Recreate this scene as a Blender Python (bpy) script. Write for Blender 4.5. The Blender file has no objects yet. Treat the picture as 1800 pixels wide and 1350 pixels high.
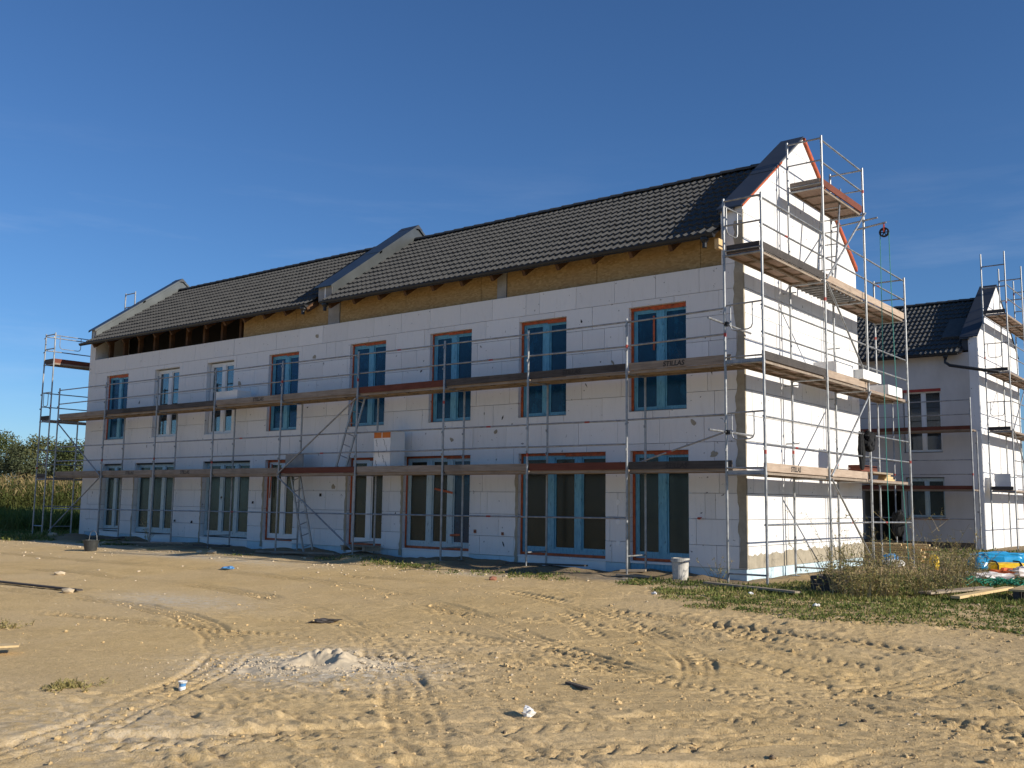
import bpy, math, random
import numpy as np
from mathutils import Vector, Matrix

R = math.radians
rng = random.Random(7)
sc = bpy.context.scene
col = sc.collection

# ------------------------------------------------------------------ camera
YAW, PITCH, ROLL, FPX = 0.67235, 0.11928, 0.013297, 1714.19
CAM = Vector((8.0927, -17.3487, 1.76))
fw = Vector((-math.sin(YAW) * math.cos(PITCH), math.cos(YAW) * math.cos(PITCH), math.sin(PITCH)))
rt = Vector((math.cos(YAW), math.sin(YAW), 0))
up = rt.cross(fw)
r2 = math.cos(ROLL) * rt + math.sin(ROLL) * up
u2 = -math.sin(ROLL) * rt + math.cos(ROLL) * up
cd = bpy.data.cameras.new('camera')
cd.sensor_width = 36.0
cd.lens = FPX * 36.0 / 1800.0
cd.clip_start = 0.1
cd.clip_end = 4000
cam = bpy.data.objects.new('camera', cd)
col.objects.link(cam)
cam.matrix_world = Matrix(((r2.x, u2.x, -fw.x, CAM.x), (r2.y, u2.y, -fw.y, CAM.y), (r2.z, u2.z, -fw.z, CAM.z), (0, 0, 0, 1)))
sc.camera = cam

# ------------------------------------------------------------------ sky, sun, exposure
SUN_EL, SUN_AZ = R(22.6), R(9.0)          # azimuth from +x towards +y
SUN = Vector((math.cos(SUN_EL) * math.cos(SUN_AZ), math.cos(SUN_EL) * math.sin(SUN_AZ), math.sin(SUN_EL)))
world = bpy.data.worlds.new('World')
sc.world = world
world.use_nodes = True
wn, wl = world.node_tree.nodes, world.node_tree.links
wn.clear()
wo = wn.new('ShaderNodeOutputWorld')
bg = wn.new('ShaderNodeBackground')
sky = wn.new('ShaderNodeTexSky')
sky.sky_type = 'NISHITA'
sky.sun_disc = False
sky.sun_elevation = SUN_EL
sky.sun_rotation = R(90) - SUN_AZ
sky.altitude = 120
sky.air_density = 1.0
sky.dust_density = 0.0
sky.ozone_density = 8.6
bg.inputs[1].default_value = 0.098
# thin high cirrus, the same all over the sky
tc = wn.new('ShaderNodeTexCoord')
mp = wn.new('ShaderNodeMapping')
mp.inputs['Scale'].default_value = (1.2, 1.2, 9.0)
cn = wn.new('ShaderNodeTexNoise')
cn.inputs['Scale'].default_value = 2.6
cn.inputs['Detail'].default_value = 6
cn.inputs['Roughness'].default_value = 0.62
cr = wn.new('ShaderNodeValToRGB')
cr.color_ramp.elements[0].position = 0.50
cr.color_ramp.elements[0].color = (0, 0, 0, 1)
cr.color_ramp.elements[1].position = 0.85
cr.color_ramp.elements[1].color = (0.11, 0.11, 0.11, 1)
cm = wn.new('ShaderNodeMixRGB')
cm.inputs[2].default_value = (9.0, 9.4, 10.0, 1)
wl.new(tc.outputs['Generated'], mp.inputs[0])
wl.new(mp.outputs[0], cn.inputs['Vector'])
wl.new(cn.outputs[0], cr.inputs[0])
sx = wn.new('ShaderNodeSeparateXYZ')
wl.new(tc.outputs['Generated'], sx.inputs[0])
er = wn.new('ShaderNodeValToRGB')      # cirrus only lies low above the horizon, all round
for i_, (p_, v_) in enumerate(((0.05, 0.0), (0.13, 1.0), (0.24, 0.9), (0.36, 0.0))):
    e_ = er.color_ramp.elements[i_] if i_ < 2 else er.color_ramp.elements.new(p_)
    e_.position = p_
    e_.color = (v_, v_, v_, 1)
wl.new(sx.outputs[2], er.inputs[0])
mu = wn.new('ShaderNodeMath')
mu.operation = 'MULTIPLY'
wl.new(cr.outputs[0], mu.inputs[0])
wl.new(er.outputs[0], mu.inputs[1])
wl.new(mu.outputs[0], cm.inputs[0])
wl.new(sky.outputs[0], cm.inputs[1])
wl.new(cm.outputs[0], bg.inputs[0])
wl.new(bg.outputs[0], wo.inputs[0])
sd = bpy.data.lights.new('sun', 'SUN')
sd.energy = 5.0
sd.angle = R(0.5)
sd.color = (1.0, 0.915, 0.79)
so = bpy.data.objects.new('sun', sd)
col.objects.link(so)
so.rotation_euler = SUN.to_track_quat('Z', 'Y').to_euler()
so.location = (30, 5, 20)
sc.view_settings.view_transform = 'Standard'
sc.view_settings.look = 'None'
sc.view_settings.exposure = 0.19
sc.view_settings.gamma = 1.0
sc.view_settings.use_curve_mapping = False
sc.render.engine = 'CYCLES'
sc.cycles.max_bounces = 6
sc.cycles.transparent_max_bounces = 12


# ------------------------------------------------------------------ material helpers
class NT:
    def __init__(s, name):
        s.m = bpy.data.materials.new(name)
        s.m.use_nodes = True
        s.t = s.m.node_tree
        s.n, s.l = s.t.nodes, s.t.links
        s.b = s.n['Principled BSDF']
        s.out = s.n['Material Output']

    def new(s, kind, **kw):
        n = s.n.new('ShaderNode' + kind)
        for k, v in kw.items():
            if k.startswith('_'):
                setattr(n, k[1:], v)
            else:
                n.inputs[k.replace('__', ' ')].default_value = v
        return n

    def coord(s, kind='Object', scale=(1, 1, 1), rot=(0, 0, 0)):
        c = s.n.new('ShaderNodeTexCoord')
        m = s.n.new('ShaderNodeMapping')
        m.inputs['Scale'].default_value = scale
        m.inputs['Rotation'].default_value = rot
        s.l.new(c.outputs[kind], m.inputs[0])
        return m.outputs[0]

    def geo(s, scale=(1, 1, 1)):
        c = s.n.new('ShaderNodeNewGeometry')
        m = s.n.new('ShaderNodeMapping')
        m.inputs['Scale'].default_value = scale
        s.l.new(c.outputs['Position'], m.inputs[0])
        return m.outputs[0]

    def noise(s, vec, scale, detail=4, rough=0.55):
        n = s.n.new('ShaderNodeTexNoise')
        n.inputs['Scale'].default_value = scale
        n.inputs['Detail'].default_value = detail
        n.inputs['Roughness'].default_value = rough
        if vec is not None:
            s.l.new(vec, n.inputs['Vector'])
        return n.outputs[0]

    def ramp(s, fac, stops):
        n = s.n.new('ShaderNodeValToRGB')
        e = n.color_ramp.elements
        while len(e) < len(stops):
            e.new(0.5)
        for i, (p, c) in enumerate(stops):
            e[i].position = p
            e[i].color = c if len(c) == 4 else (*c, 1)
        s.l.new(fac, n.inputs[0])
        return n.outputs[0]

    def mix(s, fac, a, b, mode='MIX'):
        n = s.n.new('ShaderNodeMixRGB')
        n.blend_type = mode
        for i, v in ((0, fac), (1, a), (2, b)):
            if isinstance(v, (int, float)):
                n.inputs[i].default_value = v
            elif isinstance(v, tuple):
                n.inputs[i].default_value = v if len(v) == 4 else (*v, 1)
            else:
                s.l.new(v, n.inputs[i])
        return n.outputs[0]

    def math(s, op, a, b):
        n = s.n.new('ShaderNodeMath')
        n.operation = op
        for i, v in ((0, a), (1, b)):
            if isinstance(v, (int, float)):
                n.inputs[i].default_value = v
            else:
                s.l.new(v, n.inputs[i])
        return n.outputs[0]

    def bump(s, h, strength=0.3, dist=0.01):
        n = s.n.new('ShaderNodeBump')
        n.inputs['Strength'].default_value = strength
        n.inputs['Distance'].default_value = dist
        s.l.new(h, n.inputs['Height'])
        s.l.new(n.outputs[0], s.b.inputs['Normal'])

    def rand(s):
        return s.n.new('ShaderNodeObjectInfo').outputs['Random']

    def col(s, c):
        if isinstance(c, tuple):
            s.b.inputs['Base Color'].default_value = (*c[:3], 1)
        else:
            s.l.new(c, s.b.inputs['Base Color'])

    def set(s, rough=0.6, metal=0.0, spec=0.5):
        s.b.inputs['Roughness'].default_value = rough
        s.b.inputs['Metallic'].default_value = metal
        s.b.inputs['Specular IOR Level'].default_value = spec
        return s.m


M = {}


def plain(name, c, rough=0.6, metal=0.0, var=0.12, scale=6.0, bump=0.0, spec=0.4, bscale=None):
    t = NT(name)
    g = t.geo()
    n = t.noise(g, scale, 5, 0.6)
    lo = tuple(x * (1 - var) for x in c)
    hi = tuple(min(1, x * (1 + var)) for x in c)
    t.col(t.ramp(n, [(0.3, lo), (0.7, hi)]))
    if bump:
        t.bump(t.noise(g, bscale or scale * 6, 4, 0.6), bump, 0.01)
    M[name] = t.set(rough, metal, spec)
    return M[name]


# expanded polystyrene boards
t = NT('eps')
g = t.geo()
spk = t.noise(g, 9.0, 3, 0.6)
streak = t.noise(t.geo((9, 9, 1.6)), 1.3, 5, 0.65)
base = t.mix(t.rand(), (0.72, 0.715, 0.70), (0.81, 0.805, 0.79))
base = t.mix(t.ramp(streak, [(0.52, (0, 0, 0)), (0.80, (0.30, 0.30, 0.30))]), base, (0.52, 0.50, 0.46))
base = t.mix(t.ramp(spk, [(0.675, (0, 0, 0)), (0.695, (0.8, 0.8, 0.8))]), base, (0.10, 0.095, 0.09))
t.col(base)
t.bump(t.noise(g, 120, 2, 0.5), 0.12, 0.004)
M['eps'] = t.set(0.85, 0, 0.2)
plain('eps_clean', (0.82, 0.82, 0.80), 0.85, var=0.03, spec=0.2)
plain('xps', (0.52, 0.66, 0.72), 0.8, var=0.10, scale=3, bump=0.1, spec=0.2)
plain('mortar', (0.36, 0.32, 0.245), 0.9, var=0.18, scale=5, bump=0.5, bscale=22, spec=0.15)
plain('concrete', (0.30, 0.295, 0.28), 0.9, var=0.25, scale=3, bump=0.3, spec=0.2)
plain('interior', (0.36, 0.33, 0.28), 0.9, var=0.15, scale=1)
plain('tile', (0.069, 0.068, 0.064), 0.72, var=0.22, scale=7, bump=0.25, bscale=60, spec=0.35)
plain('sheet_dark', (0.035, 0.038, 0.044), 0.42, 0.0, var=0.15, scale=2, spec=0.5)
plain('sheet_grey', (0.088, 0.098, 0.102), 0.40, 0.75, var=0.18, scale=1.3, spec=0.5)
plain('gutter', (0.016, 0.017, 0.020), 0.4, 0.0, var=0.1, spec=0.4)
plain('timber', (0.30, 0.185, 0.09), 0.75, var=0.25, scale=4, spec=0.2)
plain('timber_dark', (0.10, 0.055, 0.03), 0.8, var=0.3, scale=4, spec=0.2)
plain('timber_light', (0.62, 0.43, 0.22), 0.7, var=0.18, scale=5, spec=0.2)
plain('frame_white', (0.72, 0.73, 0.72), 0.35, var=0.04)
plain('tape_orange', (0.42, 0.085, 0.022), 0.55, var=0.45, scale=9)
plain('tape_blue', (0.05, 0.22, 0.45), 0.45, var=0.2)
plain('black', (0.014, 0.014, 0.015), 0.6, var=0.3, scale=12)
plain('cloth_black', (0.012, 0.013, 0.014), 0.9, var=0.4, scale=14, bump=0.4)
plain('red', (0.36, 0.05, 0.035), 0.5, var=0.2)
plain('bucket_grey', (0.50, 0.48, 0.43), 0.6, var=0.3, scale=10)
plain('tub_black', (0.035, 0.038, 0.038), 0.55, var=0.4, scale=9)
plain('cement', (0.58, 0.48, 0.335), 0.95, var=0.14, scale=9, bump=0.6, bscale=40, spec=0.1)
plain('stone', (0.56, 0.455, 0.31), 0.95, var=0.3, scale=3, spec=0.1)
plain('paper', (0.78, 0.77, 0.74), 0.8, var=0.06)
plain('cup_blue', (0.10, 0.28, 0.55), 0.5, var=0.2)
plain('tarp_blue', (0.025, 0.32, 0.62), 0.28, var=0.2, scale=4, bump=0.3, bscale=9)
plain('pack_yellow', (0.80, 0.52, 0.02), 0.35, var=0.15, scale=5, bump=0.2, bscale=8)
plain('net_orange', (0.72, 0.17, 0.05), 0.6, var=0.3, scale=12)
plain('net_white', (0.66, 0.61, 0.58), 0.7, var=0.3, scale=10)
plain('net_green', (0.02, 0.22, 0.13), 0.6, var=0.4, scale=12)
plain('rope', (0.055, 0.24, 0.21), 0.7, var=0.2, scale=40)
plain('wrap_orange', (0.62, 0.165, 0.012), 0.5, var=0.1)
plain('ink', (0.035, 0.032, 0.03), 0.8, var=0.2)
plain('weed_leaf', (0.115, 0.135, 0.035), 0.75, var=0.5, scale=3, spec=0.2)
plain('weed_dry', (0.20, 0.145, 0.07), 0.85, var=0.4, scale=5, spec=0.1)
plain('weed_stem', (0.42, 0.33, 0.18), 0.8, var=0.3, scale=5, spec=0.1)
plain('grass_green', (0.085, 0.125, 0.032), 0.7, var=0.5, scale=4, spec=0.2)
plain('bark', (0.11, 0.09, 0.07), 0.9, var=0.3, scale=6, bump=0.5)
plain('soil', (0.17, 0.13, 0.09), 0.95, var=0.3, scale=5, bump=0.6, bscale=30, spec=0.1)
plain('brick_brown', (0.30, 0.13, 0.08), 0.85, var=0.3, scale=6)

# galvanised tube
t = NT('galv')
g = t.geo()
n1 = t.noise(g, 7, 5, 0.65)
c = t.ramp(n1, [(0.25, (0.17, 0.175, 0.18)), (0.55, (0.33, 0.34, 0.345)), (0.8, (0.47, 0.47, 0.46))])
c = t.mix(t.ramp(t.noise(g, 31, 2, 0.5), [(0.66, (0, 0, 0)), (0.72, (0.55, 0.55, 0.55))]), c, (0.62, 0.60, 0.56))
t.col(c)
t.l.new(t.ramp(n1, [(0.3, (0.36, 0.36, 0.36)), (0.7, (0.56, 0.56, 0.56))]), t.b.inputs['Roughness'])
M['galv'] = t.set(0.45, 0.55, 0.5)
t.l.new(t.ramp(n1, [(0.3, (0.36,) * 3), (0.7, (0.56,) * 3)]), t.b.inputs['Roughness'])


def wood(name, a, b, grain=(2, 30, 30), rough=0.8):
    t = NT(name)
    n = t.noise(t.geo(grain), 1.0, 6, 0.65)
    st = t.noise(t.geo(), 2.2, 4, 0.6)
    c = t.ramp(n, [(0.3, a), (0.7, b)])
    c = t.mix(t.ramp(st, [(0.5, (0, 0, 0)), (0.72, (0.45,) * 3)]), c, tuple(x * 0.45 for x in a))
    rnd = t.rand()
    c = t.mix(t.math('MULTIPLY', rnd, 0.3), c, tuple(x * 0.55 for x in a))
    t.col(c)
    t.bump(n, 0.25, 0.004)
    M[name] = t.set(rough, 0, 0.25)


wood('deck_x', (0.27, 0.205, 0.155), (0.42, 0.33, 0.26))
wood('deck_y', (0.30, 0.20, 0.15), (0.46, 0.33, 0.25), (30, 2, 30))
wood('toe_grey', (0.22, 0.175, 0.135), (0.40, 0.33, 0.265))
wood('toe_light', (0.36, 0.27, 0.20), (0.55, 0.44, 0.34), (30, 2, 30))
wood('toe_red', (0.13, 0.042, 0.026), (0.20, 0.065, 0.04))
wood('toe_dark', (0.05, 0.045, 0.042), (0.12, 0.105, 0.095))
wood('plank', (0.30, 0.235, 0.165), (0.46, 0.38, 0.28), (3, 20, 20))
wood('plank_new', (0.62, 0.44, 0.21), (0.76, 0.58, 0.32), (3, 20, 20))

# OSB
t = NT('osb')
v = t.n.new('ShaderNodeTexVoronoi')
v.inputs['Scale'].default_value = 1.0
t.l.new(t.geo((14, 14, 30)), v.inputs['Vector'])
c = t.ramp(v.outputs['Color'], [(0.2, (0.30, 0.205, 0.09)), (0.5, (0.36, 0.25, 0.115)), (0.8, (0.42, 0.30, 0.145))])
c = t.mix(t.ramp(t.noise(t.geo(), 0.9, 4), [(0.4, (0, 0, 0)), (0.75, (0.4,) * 3)]), c, (0.30, 0.19, 0.09))
t.col(c)
M['osb'] = t.set(0.75, 0, 0.25)

# base-coat render of the second house
t = NT('render_coat')
n = t.noise(t.geo((1, 1, 0.5)), 1.1, 6, 0.62)
t.col(t.ramp(n, [(0.3, (0.49, 0.465, 0.435)), (0.55, (0.57, 0.545, 0.515)), (0.75, (0.63, 0.605, 0.575))]))
t.bump(t.noise(t.geo(), 40, 3), 0.15, 0.004)
M['render_coat'] = t.set(0.9, 0, 0.2)


# protective film on frames
def film(name, a, b):
    t = NT(name)
    n = t.noise(t.geo((30, 30, 6)), 1.0, 4, 0.6)
    d = t.noise(t.geo((22, 22, 9)), 1.0, 1, 0.5)
    c = t.ramp(n, [(0.3, a), (0.7, b)])
    c = t.mix(t.ramp(d, [(0.68, (0, 0, 0)), (0.70, (0.6,) * 3)]), c, tuple(x * 0.35 for x in a))
    t.col(c)
    M[name] = t.set(0.35, 0, 0.5)


film('film_blue', (0.065, 0.26, 0.39), (0.155, 0.41, 0.54))
film('film_pale', (0.30, 0.42, 0.47), (0.44, 0.55, 0.58))


def pane(name, tint, filmc, filmamt, rough=0.12, refl=0.16, see=0.55):
    t = NT(name)
    t.n.remove(t.b)
    n = t.noise(t.geo((38, 38, 2.6)), 1.0, 5, 0.7)
    sm = t.noise(t.geo((1, 1, 0.7)), 3.1, 5, 0.65)
    big = t.noise(t.geo(), 0.9, 3, 0.5)
    tr = t.new('BsdfTransparent', Color=(*tint, 1))
    df = t.new('BsdfDiffuse', Color=(*filmc, 1))
    gl = t.new('BsdfGlossy', Color=(0.9, 0.95, 1, 1), Roughness=rough)
    m1 = t.new('MixShader')
    f = t.ramp(n, [(0.42, (filmamt,) * 3), (0.66, (filmamt + 0.12,) * 3), (0.76, (min(1, filmamt + 0.45),) * 3)])
    f = t.math('ADD', f, t.ramp(sm, [(0.52, (0, 0, 0)), (0.75, (0.30,) * 3)]))
    t.l.new(f, m1.inputs[0])
    t.l.new(tr.outputs[0], m1.inputs[1])
    t.l.new(df.outputs[0], m1.inputs[2])
    lw = t.new('LayerWeight', Blend=0.25)
    fr = t.math('ADD', t.math('MULTIPLY', lw.outputs['Fresnel'], 0.45), refl)
    m2 = t.new('MixShader')
    bp = t.new('Bump', Strength=0.12, Distance=0.02)
    t.l.new(big, bp.inputs['Height'])
    t.l.new(bp.outputs[0], gl.inputs['Normal'])
    t.l.new(fr, m2.inputs[0])
    t.l.new(m1.outputs[0], m2.inputs[1])
    t.l.new(gl.outputs[0], m2.inputs[2])
    t.l.new(m2.outputs[0], t.out.inputs[0])
    M[name] = t.m


pane('pane_blue', (0.06, 0.20, 0.34), (0.022, 0.165, 0.31), 0.20, 0.16, 0.014)
pane('pane_clear', (0.50, 0.56, 0.56), (0.20, 0.22, 0.22), 0.05, 0.04, 0.08)
pane('pane_olive', (0.40, 0.40, 0.33), (0.11, 0.10, 0.062), 0.13, 0.22, 0.014)
pane('pane_teal', (0.20, 0.32, 0.33), (0.06, 0.115, 0.11), 0.20, 0.20, 0.018)


# ground
t = NT('sand')
g = t.geo()
big = t.noise(g, 0.22, 5, 0.6)
mid = t.noise(g, 1.7, 6, 0.65)
fine = t.noise(g, 26, 5, 0.7)
c = t.ramp(mid, [(0.28, (0.51, 0.345, 0.155)), (0.5, (0.665, 0.462, 0.214)), (0.72, (0.755, 0.54, 0.268))])
c = t.mix(t.ramp(big, [(0.40, (0, 0, 0)), (0.62, (0.8,) * 3)]), c, (0.69, 0.51, 0.295))
at3 = t.new('Attribute')
at3.attribute_name = 'churn'
c = t.mix(t.math('MULTIPLY', at3.outputs['Fac'], 0.75), c, (0.40, 0.275, 0.13))
c = t.mix(0.40, c, t.ramp(fine, [(0.28, (0.26, 0.18, 0.08)), (0.5, (0.62, 0.455, 0.22)), (0.74, (0.82, 0.65, 0.37))]))
grain = t.noise(g, 75, 3, 0.6)
c = t.mix(t.ramp(grain, [(0.30, (0.75,) * 3), (0.42, (0, 0, 0))]), c, (0.20, 0.14, 0.07))
c = t.mix(t.ramp(grain, [(0.62, (0, 0, 0)), (0.72, (0.6,) * 3)]), c, (0.86, 0.74, 0.52))
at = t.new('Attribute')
at.attribute_name = 'dark_earth'
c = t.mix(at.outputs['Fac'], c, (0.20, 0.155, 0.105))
at2 = t.new('Attribute')
at2.attribute_name = 'chalk'
c = t.mix(t.math('MULTIPLY', at2.outputs['Fac'], t.ramp(t.noise(g, 9, 5, 0.7), [(0.36, (0, 0, 0)), (0.6, (1, 1, 1))])), c, (0.66, 0.60, 0.49))
t.col(c)
t.bump(t.mix(0.4, t.noise(g, 30, 6, 0.75), t.noise(g, 85, 3, 0.6)), 0.9, 0.024)
M['sand'] = t.set(0.95, 0, 0.1)


def leafmat(name, stops, trans=0.25):
    t = NT(name)
    n = t.noise(t.geo(), 0.9, 4, 0.6)
    c = t.ramp(n, stops)
    t.col(c)
    t.set(0.7, 0, 0.2)
    tl = t.new('BsdfTranslucent')
    t.l.new(c, tl.inputs[0])
    mx = t.new('MixShader')
    mx.inputs[0].default_value = trans
    t.l.new(t.b.outputs[0], mx.inputs[1])
    t.l.new(tl.outputs[0], mx.inputs[2])
    t.l.new(mx.outputs[0], t.out.inputs[0])
    M[name] = t.m


leafmat('leaf_a', [(0.3, (0.048, 0.066, 0.022)), (0.55, (0.085, 0.105, 0.035)), (0.75, (0.13, 0.14, 0.048))])
leafmat('leaf_b', [(0.3, (0.085, 0.095, 0.035)), (0.55, (0.14, 0.145, 0.055)), (0.75, (0.20, 0.185, 0.075))])
leafmat('leaf_c', [(0.3, (0.055, 0.07, 0.035)), (0.55, (0.09, 0.105, 0.052)), (0.75, (0.13, 0.14, 0.07))])
leafmat('corn_leaf', [(0.3, (0.045, 0.065, 0.016)), (0.5, (0.085, 0.10, 0.026)), (0.7, (0.15, 0.14, 0.045))])
leafmat('corn_top', [(0.3, (0.20, 0.15, 0.06)), (0.5, (0.29, 0.22, 0.095)), (0.7, (0.38, 0.30, 0.15))])
leafmat('ground_leaf', [(0.3, (0.07, 0.105, 0.024)), (0.5, (0.13, 0.17, 0.04)), (0.7, (0.24, 0.235, 0.075))])
leafmat('bush_leaf', [(0.3, (0.20, 0.17, 0.055)), (0.5, (0.32, 0.27, 0.10)), (0.72, (0.46, 0.37, 0.18))])


# ------------------------------------------------------------------ mesh helpers
class MB:
    def __init__(s):
        s.v, s.f, s.mi = [], [], []

    def face(s, pts, mi=0):
        i = len(s.v)
        s.v += [tuple(p) for p in pts]
        s.f.append(tuple(range(i, i + len(pts))))
        s.mi.append(mi)

    def box(s, x0, x1, y0, y1, z0, z1, mi=0):
        i = len(s.v)
        s.v += [(x, y, z) for z in (z0, z1) for y in (y0, y1) for x in (x0, x1)]
        for f in ((0, 2, 3, 1), (4, 5, 7, 6), (0, 1, 5, 4), (2, 6, 7, 3), (0, 4, 6, 2), (1, 3, 7, 5)):
            s.f.append(tuple(i + k for k in f))
            s.mi.append(mi)
        return s

    def beam(s, p, q, w, h, mi=0, upv=(0, 0, 1)):
        p, q = Vector(p), Vector(q)
        d = (q - p).normalized()
        u = Vector(upv)
        if abs(d.dot(u)) > 0.99:
            u = Vector((1, 0, 0))
        a = d.cross(u).normalized()
        b = a.cross(d).normalized()
        i = len(s.v)
        for e in (p, q):
            for sa, sb in ((-1, -1), (1, -1), (1, 1), (-1, 1)):
                s.v.append(tuple(e + a * (sa * w / 2) + b * (sb * h / 2)))
        for f in ((3, 2, 1, 0), (4, 5, 6, 7), (0, 1, 5, 4), (1, 2, 6, 5), (2, 3, 7, 6), (3, 0, 4, 7)):
            s.f.append(tuple(i + k for k in f))
            s.mi.append(mi)
        return s

    def tube(s, pts, r, n=8, mi=0, r1=None):
        pts = [Vector(p) for p in pts]
        m = len(pts)
        i = len(s.v)
        prev = None
        for k, p in enumerate(pts):
            d = (pts[min(k + 1, m - 1)] - pts[max(k - 1, 0)]).normalized()
            if prev is None:
                u = Vector((0, 0, 1)) if abs(d.z) < 0.9 else Vector((1, 0, 0))
                a = d.cross(u).normalized()
            else:
                a = (prev - d * prev.dot(d)).normalized()
            prev = a
            b = d.cross(a)
            rr = r if r1 is None else r + (r1 - r) * k / max(1, m - 1)
            for j in range(n):
                th = 2 * math.pi * j / n
                s.v.append(tuple(p + a * (rr * math.cos(th)) + b * (rr * math.sin(th))))
        for k in range(m - 1):
            for j in range(n):
                j2 = (j + 1) % n
                s.f.append((i + k * n + j, i + k * n + j2, i + (k + 1) * n + j2, i + (k + 1) * n + j))
                s.mi.append(mi)
        s.f.append(tuple(i + j for j in range(n - 1, -1, -1)))
        s.f.append(tuple(i + (m - 1) * n + j for j in range(n)))
        s.mi += [mi, mi]
        return s

    def extrude(s, poly, vec, mi=0):
        vec = Vector(vec)
        n = len(poly)
        i = len(s.v)
        s.v += [tuple(p) for p in poly] + [tuple(Vector(p) + vec) for p in poly]
        s.f.append(tuple(i + k for k in range(n)))
        s.f.append(tuple(i + n + k for k in range(n - 1, -1, -1)))
        s.mi += [mi, mi]
        for k in range(n):
            k2 = (k + 1) % n
            s.f.append((i + k2, i + k, i + n + k, i + n + k2))
            s.mi.append(mi)
        return s

    def lathe(s, c, prof, n=20, mi=0, axis='z'):
        i = len(s.v)
        for r, h in prof:
            for j in range(n):
                th = 2 * math.pi * j / n
                a, b = r * math.cos(th), r * math.sin(th)
                s.v.append((c[0] + a, c[1] + b, c[2] + h) if axis == 'z' else ((c[0] + a, c[1] + h, c[2] + b) if axis == 'y' else (c[0] + h, c[1] + a, c[2] + b)))
        for k in range(len(prof) - 1):
            for j in range(n):
                j2 = (j + 1) % n
                s.f.append((i + k * n + j, i + k * n + j2, i + (k + 1) * n + j2, i + (k + 1) * n + j))
                s.mi.append(mi)
        return s

    def mesh(s, name, mats, smooth=False):
        me = bpy.data.meshes.new(name)
        me.from_pydata(s.v, [], s.f)
        if not isinstance(mats, (list, tuple)):
            mats = [mats]
        for m in mats:
            me.materials.append(M[m])
        if len(mats) > 1:
            me.polygons.foreach_set('material_index', s.mi)
        if smooth:
            me.polygons.foreach_set('use_smooth', [True] * len(me.polygons))
        me.update()
        return me

    def build(s, name, mats, parent=None, smooth=False):
        return link(name, s.mesh(name, mats, smooth), parent)


def link(name, me, parent=None, loc=None):
    o = bpy.data.objects.new(name, me)
    col.objects.link(o)
    w = Vector(loc) if loc else Vector((0, 0, 0))
    if parent is not None:
        o.parent = parent
        pw = parent['_w'] if '_w' in parent else (0, 0, 0)
        o.location = w - Vector(pw)
        o['_w'] = tuple(w)
    else:
        o.location = w
        o['_w'] = tuple(w)
    return o


def tag(o, label, cat=None, group=None, kind=None):
    if label:
        o['label'] = label
    if cat:
        o['category'] = cat
    if group:
        o['group'] = group
    if kind:
        o['kind'] = kind
    return o


def thing(name, label, cat, loc, group=None):
    o = bpy.data.objects.new(name, None)
    col.objects.link(o)
    o.empty_display_size = 0.2
    o.location = loc
    o['_w'] = tuple(loc)
    return tag(o, label, cat, group)


def box(name, mat, parent, *a):
    return MB().box(*a).build(name, mat, parent)


# ------------------------------------------------------------------ numpy noise
NR = np.random.RandomState(3)
LAT = NR.rand(256, 256)


def vnoise(x, y):
    xi, yi = np.floor(x).astype(int), np.floor(y).astype(int)
    fx, fy = x - xi, y - yi
    fx, fy = fx * fx * (3 - 2 * fx), fy * fy * (3 - 2 * fy)
    a, b = LAT[xi % 256, yi % 256], LAT[(xi + 1) % 256, yi % 256]
    c, d = LAT[xi % 256, (yi + 1) % 256], LAT[(xi + 1) % 256, (yi + 1) % 256]
    return (a * (1 - fx) + b * fx) * (1 - fy) + (c * (1 - fx) + d * fx) * fy - 0.5


def fbm(x, y, o=4, g=0.5):
    s, a = 0, 1.0
    for k in range(o):
        s = s + a * vnoise(x * 2 ** k + 17.3 * k, y * 2 ** k + 5.1 * k)
        a *= g
    return s


def sst(a, b, x):
    t = np.clip((x - a) / (b - a), 0, 1)
    return t * t * (3 - 2 * t)


def base_h(x, y):
    """large-scale height of the ground"""
    x, y = np.asarray(x, float), np.asarray(y, float)
    h = 0.14 + 0.19 * sst(-8.0, -2.2, y)
    h = h + 0.05 * fbm(x * 0.23, y * 0.23, 3) * sst(60, 25, np.abs(x) + np.abs(y))
    # low spoil heaps along the foot of the long wall and round the gable
    strip = sst(-2.3, -1.2, y) * sst(0.6, -0.2, y) * sst(-26, -24.5, x) * sst(0.3, -0.6, x)
    h = h + strip * 0.22 * np.clip(fbm(x * 0.9 + 4, y * 1.4, 3) + 0.10, -0.1, 1)
    return h


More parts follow.
